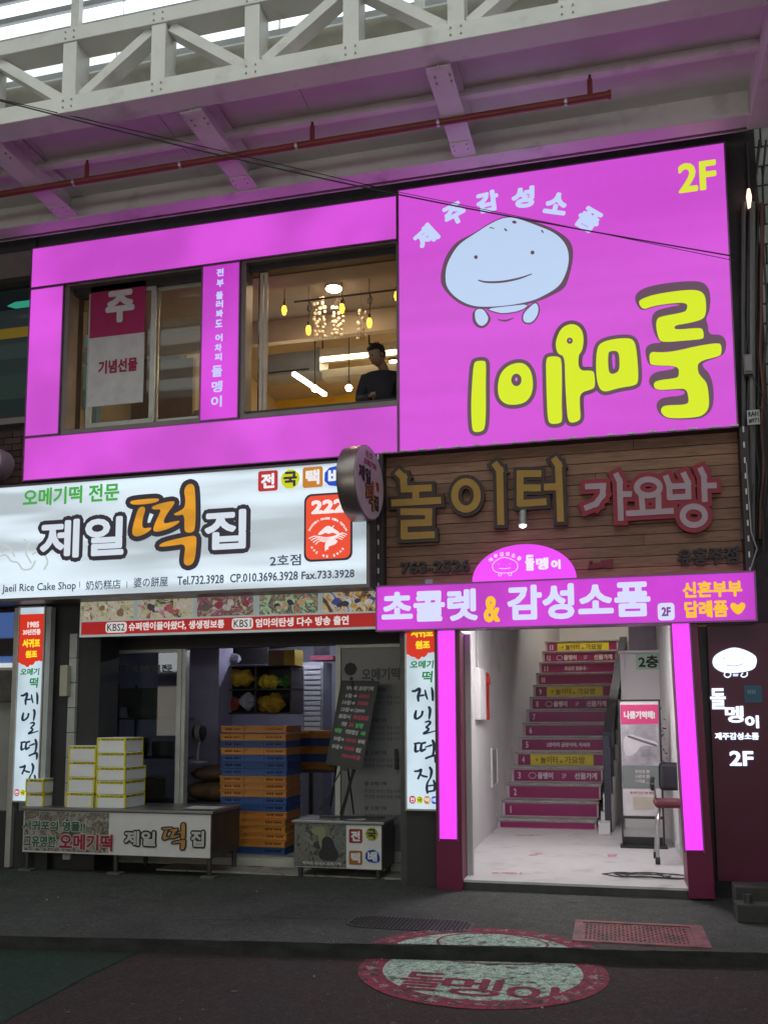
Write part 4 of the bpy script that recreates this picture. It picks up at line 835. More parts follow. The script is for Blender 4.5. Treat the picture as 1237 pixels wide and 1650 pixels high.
I = Ink(fx, .003); I.poly([(rcY+.12, rcZ+.04), (rcY+.2, rcZ+.05), (rcY+.22, rcZ-.02), (rcY+.17, rcZ-.05)], smooth=1); I.done('red_seal', m_r1, rs_)

_a = math.radians(-8); _c = Vector((rx_-.08, rcY, 0)); _R = Matrix.Rotation(_a, 3, 'Z'); rs_.rotation_euler[2] = _a; rs_.location = _c-_R@_c
# ================================================================== PHOTO BANNER
bn = thing('photo_banner', 'photo strip banner with red caption band under the white shop sign', 'banner'); YBN = -.06
q0 = ax(129, 1000, YBN); q1 = ax(640, 1000, YBN); zt = wz0-.004; zr1 = az(129, 1001, YBN); zr0 = az(134, 1025, YBN)
bx('backing', mat('banner_pale', (.50, .56, .56), .5, emit=(150, 165, 165), es=.45), bn, q0, q1, YBN+.002, YBN+.03, zr0-.01, zt)  # emission brightens backing, caption and print; the banner is no lamp
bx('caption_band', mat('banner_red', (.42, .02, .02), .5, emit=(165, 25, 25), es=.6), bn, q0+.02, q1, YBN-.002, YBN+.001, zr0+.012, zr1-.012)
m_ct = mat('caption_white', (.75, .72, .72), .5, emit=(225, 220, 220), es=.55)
def cap(s, x0, x1, dx=0, m=m_ct, b=.003): text(s, planeY(YBN-.002), (ax(x0, 1010, YBN), ax(x1, 1006, YBN), zr0+.035, zr1-.03), m, bn, bold=b, res=2)
cap('슈퍼맨이돌아왔다, 생생정보통', 208, 362); cap('엄마의탄생 다수 방송 출연', 412, 562)
for x0, x1, s in ((171, 205, 'KBS2'), (374, 408, 'KBS1')):
    t = (ax(x0, 1010, YBN), ax(x1, 1008, YBN), zr0+.025, zr1-.022); I = Ink(planeY(YBN-.002), .003); I.poly(rrect(t, .03), smooth=0); I.done('caption_badge', m_ct, bn); text(s, planeY(YBN-.002), (t[0]+.02, t[1]-.02, t[2]+.015, t[3]-.015), mat('caption_black', (.03, .03, .04), .5), bn, bold=.001, lift=.006, res=2)
def photomat(seed, pal):
    nm = 'photo_print_%d' % seed
    m = mat(nm, (.1, .1, .1), .45); n = m.node_tree.nodes; L = m.node_tree.links; b = n['Principled BSDF']
    tc = n.new('ShaderNodeTexCoord'); mp = n.new('ShaderNodeMapping'); mp.inputs['Location'].default_value = (seed*1.7, 0, seed*.9); L.new(tc.outputs['Object'], mp.inputs[0])
    no = n.new('ShaderNodeTexNoise'); no.inputs['Scale'].default_value = 7; no.inputs['Detail'].default_value = 4; no.inputs['Roughness'].default_value = .7; no.inputs['Distortion'].default_value = 1.6; L.new(mp.outputs[0], no.inputs[0])
    cr = n.new('ShaderNodeValToRGB'); e = cr.color_ramp.elements; cols = [(.03, .025, .03)]+list(pal)+[(.05, .045, .05)]
    for i, c in enumerate(cols):
        q = e[i] if i < 2 else e.new(.9)
        q.position = .30+.40*i/(len(cols)-1); q.color = (*c, 1)
    L.new(no.outputs[0], cr.inputs[0]); L.new(cr.outputs[0], b.inputs['Base Color']); L.new(cr.outputs[0], b.inputs['Emission Color']); b.inputs['Emission Strength'].default_value = .5 if seed < 30 else 0  # banner prints emit a little to look brighter
    return m
def photo(name, pal, par, q, Y, seed, n=70, lo=.008, hi=.035):
    """a printed snapshot: many small patches of its colours on a sheet"""
    r = random.Random(seed); x0, x1, z0, z1 = q
    pc = bx(name, photomat(seed, pal), par, x0, x1, Y-.003, Y, z0, z1)
    for ci, c in enumerate(pal):
        I = Ink(planeY(Y-.003), .0005+.0004*ci)
        for k in range(n//len(pal)):
            cx, cz = r.uniform(x0+hi, x1-hi), r.uniform(z0+hi*.8, z1-hi*.8); a = r.uniform(lo, hi)
            I.poly([(cx+a*r.uniform(.5, 1)*math.cos(t*1.05), cz+a*.75*r.uniform(.5, 1)*math.sin(t*1.05)) for t in range(6)], smooth=1)
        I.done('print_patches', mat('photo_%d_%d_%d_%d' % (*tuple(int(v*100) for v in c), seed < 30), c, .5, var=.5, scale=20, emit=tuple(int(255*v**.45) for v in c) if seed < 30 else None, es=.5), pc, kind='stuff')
PALS = [[(.40, .36, .2), (.55, .5, .42), (.2, .13, .07)], [(.05, .04, .06), (.4, .4, .2), (.5, .45, .42), (.35, .08, .1)], [(.38, .42, .25), (.1, .08, .08), (.25, .03, .06), (.4, .38, .36)], [(.4, .3, .2), (.35, .5, .3), (.03, .03, .05), (.45, .25, .15)], [(.05, .06, .25), (.5, .5, .5), (.5, .3, .05), (.04, .03, .05)]]
pxs = [(131, 215), (223, 311), (318, 408), (418, 512), (520, 640)]
for i, (a, b) in enumerate(pxs): photo('photograph', PALS[i], bn, (ax(a, 980, YBN), ax(b, 980, YBN), zr1+.006, zt-.002), YBN+.001, 20+i, 14, .03, .07)
bx('under_sign_housing', mat('dark_grey_housing', (.08, .08, .085), .6), bn, q0+.05, q1, YBN+.04, .5, zr0+.02, zt)

# ================================================================== VERTICAL LIT BOARDS
def jag(x0, x1, z, n=14, seed=1):
    r = random.Random(seed); return [(x0+(x1-x0)*i/n, z-.045*math.sin(math.pi*min(1, i/n*1.3))*1.0+r.uniform(-.012, .012)) for i in range(n+1)]
def vboard(px_, ytop, ybot, label, Y, wid=.285):
    t = thing('vertical_lit_board', label, 'light box sign', 'tall lit shop boards either side of the rice cake shop')
    x0 = ax(px_, (ytop+ybot)/2, Y); x1 = x0+wid; z1 = az(px_, ytop, Y); z0 = az(px_, ybot, Y)
    bx('light_panel', mat('lit_board_white', (.5, .5, .5), .3, emit=(168, 190, 204), mottle=((1.5, 1, .9), 2.2, .8, 1.2)), t, x0, x1, Y, Y+.1, z0, z1)
    obj('case', MB().box(x0-.015, x0, Y-.01, Y+.12, z0-.015, z1+.015).box(x1, x1+.015, Y-.01, Y+.12, z0-.015, z1+.015).box(x0, x1, Y-.01, Y+.12, z0-.015, z0).box(x0, x1, Y-.01, Y+.12, z1, z1+.015), FRAMEAL, t)
    Hh = 1.88; zt_ = zr_top = 1.447+.88      # common lettering grid of the two boards
    def zf(k): return TOPZ-k*Hh
    TOPZ = 2.55
    jz = zf(.258); pl = jag(x0+.002, x1-.002, jz, seed=3)
    I = Ink(planeY(Y), .003); I.poly([(x1-.002, min(z1, TOPZ)), (x0+.002, min(z1, TOPZ))]+pl, smooth=0); I.done('red_heading', ink((205, 48, 30), 1.), t)
    a = x0+wid*.16; b = x1-wid*.12
    if z1 > zf(.1): text('1985', planeY(Y), (a+.05, b-.02, zf(.074), zf(.042)), ink((235, 210, 205), 1.), t, bold=.004, lift=.006, res=2); text('30년전통', planeY(Y), (a, b, zf(.114), zf(.082)), ink((235, 210, 205), 1.), t, bold=.003, lift=.006, res=2)
    text('서귀포', planeY(Y), (a, b, zf(.182), zf(.136)), ink((250, 215, 40), 1.), t, bold=.005, lift=.006, res=2); text('원조', planeY(Y), (a+.04, b-.03, zf(.238), zf(.198)), ink((250, 215, 40), 1.), t, bold=.005, lift=.006, res=2)
    mgg = ink((35, 120, 60), 1.); mkk = ink((26, 36, 52), 1.)
    text('오메기', planeY(Y), (a-.01, b, zf(.332), zf(.294)), mgg, t, bold=.003, lift=.004, res=2, shear=.1); text('떡', planeY(Y), (a+.10, b-.01, zf(.40), zf(.345)), mgg, t, bold=.003, lift=.004, res=2, shear=.1)
    g_ = lambda u, v, h: (x0+wid*(u-80)/350, Y-h, 1.752-(v-315)/1140*.94)
    I = Ink(g_, .004)
    for st in ([(148, 352, 9), (180, 350, 11), (225, 328, 13), (228, 360, 13), (212, 410, 13), (215, 458, 10)], [(222, 408, 6), (255, 400, 9), (280, 398, 7)], [(292, 345, 7), (300, 390, 10), (316, 440, 7)], [(365, 318, 7), (376, 370, 13), (378, 452, 10)],
               [(188, 568, 9), (178, 610, 13), (178, 645, 13), (205, 652, 9), (248, 620, 10), (260, 578, 11)], [(335, 532, 12), (346, 560, 13), (340, 620, 11), (334, 655, 7)], [(290, 692, 6), (330, 682, 9), (348, 698, 10), (322, 728, 9), (300, 748, 8), (328, 762, 9), (316, 785, 10), (272, 815, 10), (320, 808, 7), (405, 785, 5)],
               [(168, 925, 8), (225, 916, 9)], [(180, 925, 9), (178, 965, 12), (180, 1008, 12), (218, 1000, 6)], [(240, 925, 9), (290, 912, 9)], [(250, 925, 9), (240, 965, 12), (245, 1002, 12), (290, 982, 8)], [(292, 962, 6), (358, 940, 9)], [(372, 892, 12), (388, 940, 14), (382, 1010, 11), (366, 1055, 8)], [(295, 1082, 9), (345, 1062, 9), (395, 1052, 11), (402, 1085, 13), (398, 1122, 8)],
               [(168, 1222, 8), (210, 1218, 10), (240, 1205, 11), (232, 1240, 10), (205, 1300, 9)], [(222, 1252, 6), (262, 1272, 9), (305, 1280, 8)], [(338, 1182, 11), (356, 1215, 13), (350, 1260, 11), (338, 1300, 7)], [(330, 1308, 7), (308, 1350, 9), (302, 1400, 12), (308, 1450, 10)], [(380, 1322, 10), (392, 1370, 12), (385, 1425, 10)], [(310, 1378, 7), (385, 1368, 7)], [(310, 1440, 8), (388, 1425, 8)]): I.line([(q[0], q[1], q[2]*1.3) for q in st], 10)
    I.done('brush_lettering', mkk, t)
    k = wid*.10; zc = .752
    for i, chh in enumerate('전국택배'):
        xc = x0+wid*(.17+.235*i); c1, c2 = SQC[i]; I = Ink(planeY(Y), .003)
        if i == 1: I.dot((xc, zc), k*1.15, 10)
        else: I.poly([(xc-k, zc-k*1.2), (xc+k, zc-k*1.2), (xc+k, zc+k*1.2), (xc-k, zc+k*1.2)], smooth=1)
        I.done('colour_tile', ink(c1, 1.), t); text(chh, planeY(Y), (xc-k*.7, xc+k*.7, zc-k*.75, zc+k*.75), ink(c2, 1.), t, bold=.001, lift=.006, res=1)
    return t, x0, x1, z0, z1
V2 = vboard(655, 1010, 1303, 'tall lit white board partly hidden behind the left lit magenta post', .02)
V1 = vboard(27, 980, 1290, 'tall lit white board left of the rice cake shop window', .02)
bx('side_channel', mat('pale_side_channel', (.5, .52, .52), .5), V1[0], V1[2]+.02, V1[2]+.075, .02, .1, V1[3], V1[4])
# ================================================================== RICE CAKE SHOP FRONT
YS = .75        # plane of the sliding doors
RB = thing('rice_cake_shop_room', 'dim bluish shop room behind the crates and sliding doors', 'room')
M_SW = mat('bluish_shop_wall', (.36, .36, .46), .7, var=.08, scale=1.5); M_TIL = mat('worn_floor_tile', (.30, .28, .25), .6, var=.25, scale=3, dirt=((.08, .07, .06), 4, .5, .75))
bx('room_floor', M_TIL, RB, -6.2, -1.6, YS+.06, 4.6, .02, .10)
bx('door_sill', mat('pale_sill', (.42, .41, .38), .6, var=.2), RB, -5.3, -1.6, YS-.08, YS+.059, 0, .09, .005)
for i in range(9):
    bx('paving_tile', M_TIL, RB, -4.35+i*.33, -4.35+i*.33+.323, .28, .66, -.01, .014+.002*(i % 3), .003)
bx('back_wall', M_SW, RB, -6.2, -1.5, 4.5, 4.6, .1, 2.75); bx('side_wall', M_SW, RB, -6.3, -6.2, .8, 4.6, .02, 2.75); bx('side_wall', M_SW, RB, -1.6, -1.53, .1, 4.6, .02, 2.75)
bx('room_ceiling', M_SW, RB, -6.2, -1.6, .4, 4.6, 2.7, 2.75)
bx('wall_pillar', mat('lilac_wall', (.40, .38, .56), .7), RB, -4.85, -4.45, 1.9, 2.3, .1, 2.7)
bx('door_lintel', mat('dark_lintel', (.07, .065, .07), .6), RB, -5.4, -1.6, YS-.06, YS+.06, 2.22, 2.7)
tl = thing('shop_tube_light', 'lit fluorescent tube on the ceiling of the rice cake shop room', 'ceiling light')
obj('tube', MB().tube([(-4.2, 2.7, 2.62), (-3.0, 2.7, 2.62)], .018, 10), mat('tube_glow', (.8, .8, .8), emit=(235, 238, 255), es=70), tl); bx('housing', WHITEP, tl, -4.25, -2.95, 2.66, 2.74, 2.645, 2.699)
# left glazed door
def gdoor(x0, x1, label, mf, mg_, z1=2.24, z0=.09):
    t = thing('sliding_door', label, 'door'); e = .055
    obj('frame', MB().box(x0, x0+e, YS-.025, YS+.025, z0, z1).box(x1-e, x1, YS-.025, YS+.025, z0, z1).box(x0+e, x1-e, YS-.025, YS+.025, z0, z0+.1).box(x0+e, x1-e, YS-.025, YS+.025, z1-e, z1), mf, t, .004)
    obj('pane', MB().box(x0+e, x1-e, YS-.004, YS+.004, z0+.1, z1-e), mg_, t); return t
d1x0, d1x1 = ax(168, 1200, YS), ax(292, 1200, YS)
D1 = gdoor(d1x0, d1x1, 'dark reflective glass sliding door with pale frame behind the white boxes', mat('pale_door_frame', (.5, .51, .48), .4, .3), glassm('smoky_glass', (.62, .65, .64), .07))
obj('frame', MB().box(d1x1+.01, d1x1+.05, YS-.03, YS+.06, .09, 2.24), mat('pale_door_frame', (.5, .51, .48), .4, .3), D1)
text('전국 택배 오메기떡 전문', planeY(YS-.006), (d1x0+.12, d1x1-.12, 1.98, 2.06), mat('faint_door_print', (.10, .10, .10), .6), D1, bold=.002, res=1)
d2x0, d2x1 = ax(541, 1200, YS), ax(651, 1200, YS)+.04
D2 = gdoor(d2x0, d2x1, 'grey film covered sliding door with faint black lettering right of the crates', mat('pale_door_frame', (.5, .51, .48), .4, .3), mat('grey_window_film', (.22, .22, .235), .35, var=.06, scale=1.5))
mft = mat('faint_door_print2', (.075, .07, .08), .6)
text('오메기떡', planeY(YS-.004), (d2x0+.27, d2x1-.08, 1.86, 1.98), mft, D2, bold=.003, res=2)
for i, (zc, n_) in enumerate(((1.72, 3), (1.42, 4), (1.10, 3), (.80, 3), (.56, 2))):
    text('팥 오메기떡', planeY(YS-.004), (d2x0+.30, d2x0+.52, zc+.02, zc+.06), mft, D2, bold=.001, res=1)
    for j in range(n_-1): text('쑥 찹쌀 국내산 통팥 사용', planeY(YS-.004), (d2x0+.30, d2x1-.08, zc-.05-j*.055, zc-.015-j*.055), mft, D2, res=1)
I = Ink(planeY(YS-.004), .003); q = at(565, 1078, Y=YS); I.dot((q.x, q.z), .068, 8); I.done('octagon_sticker', mat('dark_sticker', (.03, .03, .035), .6), D2)
bx('handle', BLACK, D2, d2x1-.13, d2x1-.10, YS-.05, YS-.027, .98, 1.18)
rk = thing('storage_rack', 'dim metal rack with pots and trays seen through the left glass door', 'rack')
M_RK = mat('dim_rack_metal', (.25, .26, .25), .4, .6)
for z_ in (.55, 1.05, 1.5): bx('board', M_RK, rk, -5.55, -4.75, 1.5, 1.95, z_-.02, z_, .003)
for x in (-5.55, -4.78):
    for y in (1.5, 1.92): bx('upright', M_RK, rk, x, x+.03, y, y+.03, .1, 1.9)
for i, (x, z_, w_, h_, c, nm_) in enumerate(((-5.4, 1.055, .16, .2, (.4, .38, .2), 'dented yellowish pot on the rack behind the glass door'), (-5.05, 1.055, .13, .16, (.35, .35, .36), 'grey pot right of the yellowish pot on the rack'), (-5.3, 1.505, .2, .12, (.5, .5, .48), 'wide pale basin on top of the rack behind the glass door'), (-5.2, .555, .19, .24, (.4, .3, .2), 'brown tub low on the rack behind the glass door'))):
    t = obj('pot', MB().tube([(x, 1.7, z_), (x, 1.7, z_+.02), (x, 1.7, z_+h_), (x, 1.7, z_+h_+.01)], w_, 18, rr=[w_*.85, w_*.92, w_, w_*.9]), mat('pot_%d' % i, c, .4, .3)); tag(t, nm_, 'pot')
bx('paper_list', mat('pale_list', (.45, .46, .42), .7), rk, -5.5, -5.0, 1.46, 1.47, 1.62, 1.84)
# posts between the left board and the glass door
FS = thing('shop_front_posts', 'weathered wood and aluminium uprights left of the glass door', 'wall')
bx('wooden_upright', mat('weathered_brown_wood', (.16, .08, .05), .7, var=.4, scale=4, stretch=(8, 1, 1), bump=.4), FS, ax(143, 1200, .5), ax(163, 1200, .5), .5, .6, 0, 2.3, .004)
bx('grey_upright', FRAMEAL, FS, ax(127, 1200, .4), ax(136, 1200, .4), .4, .5, 0, 2.3, .003); bx('gap_shade_sheet', BLACK, FS, ax(84, 1200, .2), ax(127, 1200, .45), .46, .5, 0, 2.65)  # black sheet stands in for the shade inside the gap
M_TS = mat('pale_wall_tile', (.45, .46, .44), .4, var=.15, rnd=.12)
for i in range(9): bx('tile', M_TS, FS, ax(107, 1200, .1), ax(119, 1200, .1), .1, .2, .1+i*.25, .1+i*.25+.244, .003)
o = bx('meter_box', mat('beige_meter_box', (.45, .42, .34), .5, var=.1), None, ax(98, 1100, .05), ax(110, 1100, .05), .03, .09, az(100, 1122, .05), az(100, 1072, .05), .006); tag(o, 'small beige wall box on the tiled upright by the left board', 'wall box')
bx('base_wall', mat('black_base_panel', (.03, .03, .032), .6), FS, XL-.2, ax(84, 1300, .1), .05, .14, 0, .56); bx('side_wall', mat('black_base_panel', (.03, .03, .032), .6), FS, XL+.1, -4.95, .141, .5, 0, 2.66)
FS2 = thing('shop_front_pier', 'black pier wall under the right lit board beside the left post', 'wall')
bx('pier', mat('black_base_panel', (.03, .03, .032), .6), FS2, V2[1]-.015, -1.46, .145, .4, 0, 2.66); bx('base_panel', mat('black_base_panel', (.03, .03, .032), .6), FS2, V2[1]-.012, -1.46, .05, .144, 0, V2[3]-.017)
bx('upright', DARKST, FS2, V2[1]-.09, V2[1]-.02, .15, .75, 0, 2.3)
# shelf with bags, boxes
def blob(c, r, seed, sc=(1, 1, 1), n=14, m=9, amp=.25):
    rb = random.Random(seed); mb = MB().ball((0, 0, 0), 1, n, m); ph_ = [rb.uniform(0, 6) for _ in range(6)]
    mb.v = [(c[0]+r*sc[0]*x*(1+amp*(math.sin(5*y+ph_[0])*math.cos(6*z+ph_[1])+.5*math.sin(11*x+ph_[2]))), c[1]+r*sc[1]*y*(1+amp*math.sin(6*x+ph_[3])), c[2]+r*sc[2]*z*(1+amp*(math.cos(5*x+ph_[4])+.6*math.sin(13*y+ph_[5])))) for x, y, z in mb.v]; return mb
SHY = 2.2
sh = thing('wall_shelf', 'dark hanging shelf unit loaded with yellow and clear bags above the crates', 'shelf')
sx0, sx1 = ax(352, 1110, SHY), ax(470, 1110, SHY); sz1 = az(400, 1072, SHY); sz0 = az(400, 1148, SHY)
M_SH = mat('black_shelf', (.035, .03, .035), .5)
for z in (sz1, (sz0+sz1)/2, sz0): bx('board', M_SH, sh, sx0, sx1, SHY, SHY+.4, z-.02, z, .003)
for x in (sx0, (sx0+sx1)/2, sx1-.02): bx('divider', M_SH, sh, x, x+.02, SHY, SHY+.399, sz0, sz1-.021)
bx('back_board', M_SH, sh, sx0, sx1, SHY+.4, SHY+.42, sz0, sz1)
BAGS = [((385, 1092), .13, (.55, .33, .03), 'yellow and red crinkled bags on the upper left shelf'), ((430, 1098), .11, (.55, .40, .03), 'yellow plastic bag on the upper right shelf'), ((455, 1098), .08, (.08, .2, .04), 'dark green bag at the end of the upper shelf'),
        ((368, 1134), .10, (.35, .08, .05), 'red and yellow bag on the lower left shelf'), ((397, 1130), .11, (.45, .45, .55), 'clear plastic bag bulging from the middle of the shelf'), ((435, 1134), .14, (.50, .30, .03), 'mustard yellow bags filling the lower right shelf')]
for i, (p, r_, c, lb) in enumerate(BAGS):
    q = at(*p, Y=SHY+.05); o = obj('plastic_bag', blob((q.x, SHY+.12, q.z), r_, i, (1.15, .9, .8)), mat('bag_%d' % i, c, .35, var=.5, scale=9, bump=.5), smooth=False); tag(o, lb, 'bag')
def carton(name, x0, y0, x1, y1, Y, m, label, cat='box', dp=.3):
    a = at(x0, y1, Y=Y); b = at(x1, y0, Y=Y); o = bx(name, m, None, a.x, b.x, Y, Y+dp, a.z, b.z, .004); return tag(o, label, cat)
carton('white_box', 320, 1052, 349, 1072, SHY, mat('white_card', (.5, .5, .55), .6), 'white carton on the wall shelf left of the plastic roll'); q = at(368, 1062, Y=SHY+.1)
o = obj('plastic_roll', blob((q.x, SHY+.1, q.z), .13, 44, (1.2, .8, .65), amp=.1), mat('clear_film', (.48, .48, .58), .3, bump=.4)); tag(o, 'crumpled clear plastic wrap beside the white carton on the shelf', 'plastic wrap')
bx('board', M_SH, sh, ax(318, 1080, SHY), sx0-.002, SHY, SHY+.38, sz1-.02, sz1, .003)
carton('cardboard_box', 432, 1047, 457, 1073, SHY, mat('brown_card', (.25, .16, .09), .7), 'brown cardboard box on top of the shelf'); carton('yellow_box', 457, 1046, 475, 1072, SHY-.02, mat('yellow_card', (.55, .38, .05), .6), 'yellow carton standing at the shelf end')
cab = thing('dark_cabinet', 'tall dark grey cabinet under the white carton beside the shelf', 'cabinet'); a = at(320, 1145, Y=SHY+.05); b = at(351, 1076, Y=SHY+.05); bx('body', mat('dark_grey_cabinet', (.07, .07, .085), .5), cab, a.x, b.x, SHY+.05, SHY+.4, .1, b.z-.02, .006); bx('door', mat('dark_grey_cabinet2', (.085, .085, .10), .5), cab, a.x+.015, b.x-.015, SHY+.038, SHY+.049, .2, b.z-.04, .004)
tvx = thing('wall_screen', 'black dark screen hung on the shop wall above the shelf', 'screen'); a = at(365, 1070, Y=3.2); b = at(432, 1018, Y=3.2); bx('panel', BLACK, tvx, a.x, b.x, 3.2, 3.26, a.z, b.z+.1, .005); bx('bracket', BLACK, tvx, a.x+.2, b.x-.2, 3.26, 4.5, b.z-.1, b.z-.05)
fg = thing('louvred_cabinet', 'tall white louvred metal cabinet in the back right of the shop', 'cabinet'); YL = 2.9
a = at(490, 1178, Y=YL); b = at(516, 1070, Y=YL); bx('body', mat('grey_louvre_body', (.30, .31, .38), .5), fg, a.x-.03, b.x+.03, YL+.02, YL+.4, .1, b.z+.03)
k = a.z
while k < b.z: bx('slat', mat('white_louvre', (.55, .56, .62), .4), fg, a.x, b.x, YL-.005, YL+.019, k, k+.045, .003); k += .065
bx('wall_poster', mat('grey_poster', (.16, .15, .19), .6, var=.5, scale=7), RB, ax(503, 1040, 4.4), ax(528, 1040, 4.4), 4.48, 4.499, az(503, 1055, 4.4), az(503, 1022, 4.4)+.1); bx('red_shelf', mat('dark_red_board', (.14, .02, .04), .6), RB, ax(500, 1060, 3), ax(536, 1060, 3), 3, 3.3, az(500, 1064, 3), az(500, 1057, 3))
# crates
M_OR = mat('orange_crate_plastic', (.52, .20, .035), .45, var=.12, rnd=.14, dirt=((.28, .12, .04), 6, .6, .8)); M_BL = mat('blue_crate_plastic', (.018, .07, .24), .45, var=.15, rnd=.2)
def crate_mesh(W, Dp, Hc):
    mb = MB(); t = .012
    mb.box(0, W, 0, Dp, 0, .012)
    mb.box(-.012, W+.012, -.012, Dp+.012, Hc-.014, Hc-.003)
    for y in (0, Dp-t):   # long walls with rows of slots
        zs_ = (.012, .024, Hc-.028, Hc-.014); mb.box(0, W, y, y+t, zs_[0], zs_[1]); mb.box(0, W, y, y+t, zs_[2], zs_[3])
        slots = [.045+.028*i for i in range(3)]+[.145+.028*i for i in range(3)]; slots += [W-s-.014 for s in slots]; slots.sort(); x = 0
        for s in slots: mb.box(x, s, y, y+t, zs_[1], zs_[2]); x = s+.016
        mb.box(x, W, y, y+t, zs_[1], zs_[2])
    for x in (0, W-t): mb.box(x, x+t, t, Dp-t, .012, Hc-.014)
    for x in (0, .245, W-.26, W-.014): mb.box(x, x+.014, -.008, 0, .012, Hc-.014)
    return mb
CX, CYY = ax(357, 1260, .9), .88; CW = ax(461, 1260, .88)-CX; CH = .0722
c_or = None; meshes = {}
for nm, m in (('o', M_OR), ('b', M_BL)):
    t = obj('bread_crate', crate_mesh(CW, .44, CH), m); meshes[nm] = t.data; bpy.data.objects.remove(t)
order = 'obooooobbooobbbobo'[::1]
order = 'b'+'ooooo'+'bb'+'ooo'+'bbb'+'o'+'b'+'oo'
words = {'o': 'orange', 'b': 'blue'}
ordn = ['first', 'second', 'third', 'fourth', 'fifth', 'sixth', 'seventh', 'eighth', 'ninth', 'tenth', 'eleventh', 'twelfth', 'thirteenth', 'fourteenth', 'fifteenth', 'sixteenth', 'seventeenth', 'topmost']
rc = random.Random(4)
for i, c in enumerate(order):
    o = bpy.data.objects.new('bread_crate', meshes[c]); COL.objects.link(o); o.location = (CX+rc.uniform(-.007, .007), CYY+rc.uniform(-.008, .008), .1+i*CH+(.012 if i == 17 else 0)); o.rotation_euler[2] = rc.uniform(-.01, .01)
    tag(o, '%s slotted plastic crate, %s from the bottom of the tall front stack' % (words[c], ordn[i]) if i < 17 else 'orange slotted plastic crate on the very top of the tall front stack', 'crate', 'plastic crates in the tall front stack')
bx('pallet', mat('pale_pallet', (.4, .4, .38), .6), RB, CX-.02, CX+CW+.03, CYY-.03, CYY+.5, .092, .0995)
# second stack on a dark table further in
dt = thing('dark_table', 'dark work table behind the front crates carrying more crates', 'table'); YT = 1.9; tx0 = ax(466, 1240, YT); tzp = az(470, 1240, YT)
bx('tabletop', DARKST, dt, tx0, -1.9, YT-.05, YT+.7, tzp-.03, tzp, .004)
for x in (tx0+.03, -2.0):
    for y in (YT, YT+.62): bx('leg', DARKST, dt, x, x+.04, y, y+.04, .1, tzp-.03)
for i, c in enumerate('obobo'):
    z = tzp+.002+i*(az(470, 1177, YT)-tzp)/5; o = bpy.data.objects.new('bread_crate', meshes[c]); COL.objects.link(o); o.location = (tx0+.02, YT, z); o.scale = (.9, 1, 1.0*((az(470, 1177, YT)-tzp)/5)/CH)
    tag(o, '%s crate, %s from the bottom of the dim stack on the dark table' % (words[c], ordn[i]), 'crate', 'crates stacked on the dark table')
# sacks and the fan
sk = obj('flour_sack', blob((ax(330, 1270, 1.3), 1.5, az(330, 1276, 1.3)), .27, 5, (1.05, .9, .42), 20, 12, .1), mat('brown_sack', (.16, .09, .045), .7, var=.4, scale=5, bump=.5), smooth=True); tag(sk, 'brown shiny sack lying lowest beside the glass door', 'sack')
sk = obj('flour_sack', blob((ax(332, 1248, 1.3), 1.5, az(332, 1248, 1.3)), .24, 8, (1.05, .9, .36), 20, 12, .1), mat('brown_sack2', (.13, .07, .05), .7, var=.4, scale=5, bump=.5), smooth=True); tag(sk, 'darker sack lying on the brown sack under the fan', 'sack')
sk = obj('low_crate', MB().box(ax(302, 1290, 1.3), ax(357, 1290, 1.3), 1.3, 1.7, .1, az(330, 1292, 1.3)), DARKST); tag(sk, 'low dark box under the brown sack', 'box')
fan = thing('desk_fan', 'small round desk fan with black grille standing on the sacks', 'fan'); YF = 1.3; p = at(322, 1180, Y=YF)
mb = MB(); mb.tube([(p.x-.06, YF, p.z), (p.x-.02, YF-.0, p.z)], .10, 20, rr=[.075, .10]); obj('motor_housing', mb, mat('black_fan', (.02, .02, .022), .4), fan, smooth=True)
obj('ring', MB().tube([(p.x-.019, YF, p.z), (p.x+.035, YF, p.z)], .103, 24), mat('grey_fan_ring', (.28, .28, .30), .4), fan, smooth=True); obj('grille', MB().tube([(p.x+.036, YF, p.z), (p.x+.05, YF, p.z)], .095, 24, rr=[.098, .07]), BLACK, fan)
obj('stem', MB().tube([(p.x, YF, p.z-.09), (p.x-.02, YF, p.z-.2), (p.x-.02, YF, p.z-.32)], .014, 8), mat('pale_fan_stand', (.35, .34, .38), .4), fan); obj('base', MB().tube([(p.x-.02, YF, p.z-.335), (p.x-.02, YF, p.z-.315)], .11, 20), mat('pale_fan_stand', (.35, .34, .38), .4), fan)

# ------------------------------------------------------------------ steel tables
def steel_table(label, fp0, fp1, ytop0, ybot, dep, Y, zt, leg_h=.10):
    t = thing('steel_table', label, 'table'); x0 = ax(*fp0, Y); x1 = ax(*fp1, Y); zb = ybot
    bx('tabletop', STEEL, t, x0-.02, x1+.02, Y-.02, Y+dep+.02, zt-.028, zt, .006)
    obj('apron', MB().box(x0, x1, Y, Y+.015, zb, zt-.03).box(x0, x1, Y+dep-.015, Y+dep, zb, zt-.03).box(x0, x0+.015, Y+.015, Y+dep-.015, zb, zt-.03).box(x1-.015, x1, Y+.015, Y+dep-.015, zb, zt-.03), mat('dull_steel_side', (.10, .095, .095), .4, .7, var=.2), t)
    for x in (x0+.035, (x0+x1)/2, x1-.035) if x1-x0 > 1.5 else (x0+.05, x1-.05):
        for y in (Y+.04, Y+dep-.04):
            l = obj('leg', MB().tube([(x, y, zb), (x, y, .03), (x, y, 0)], .022, 12, rr=[.026, .022, .018]), DARKST, t, smooth=True)
            if x1-x0 > 1.5 and y < Y+.1: bx('foot_block', mat('rough_block', (.10, .095, .09), .9, bump=.5), l, x-.07, x+.07, y-.05, y+.05, 0, .022, .004)
    return t, x0, x1
T1Y = -.06; T1Z = az(343, 1307, T1Y)
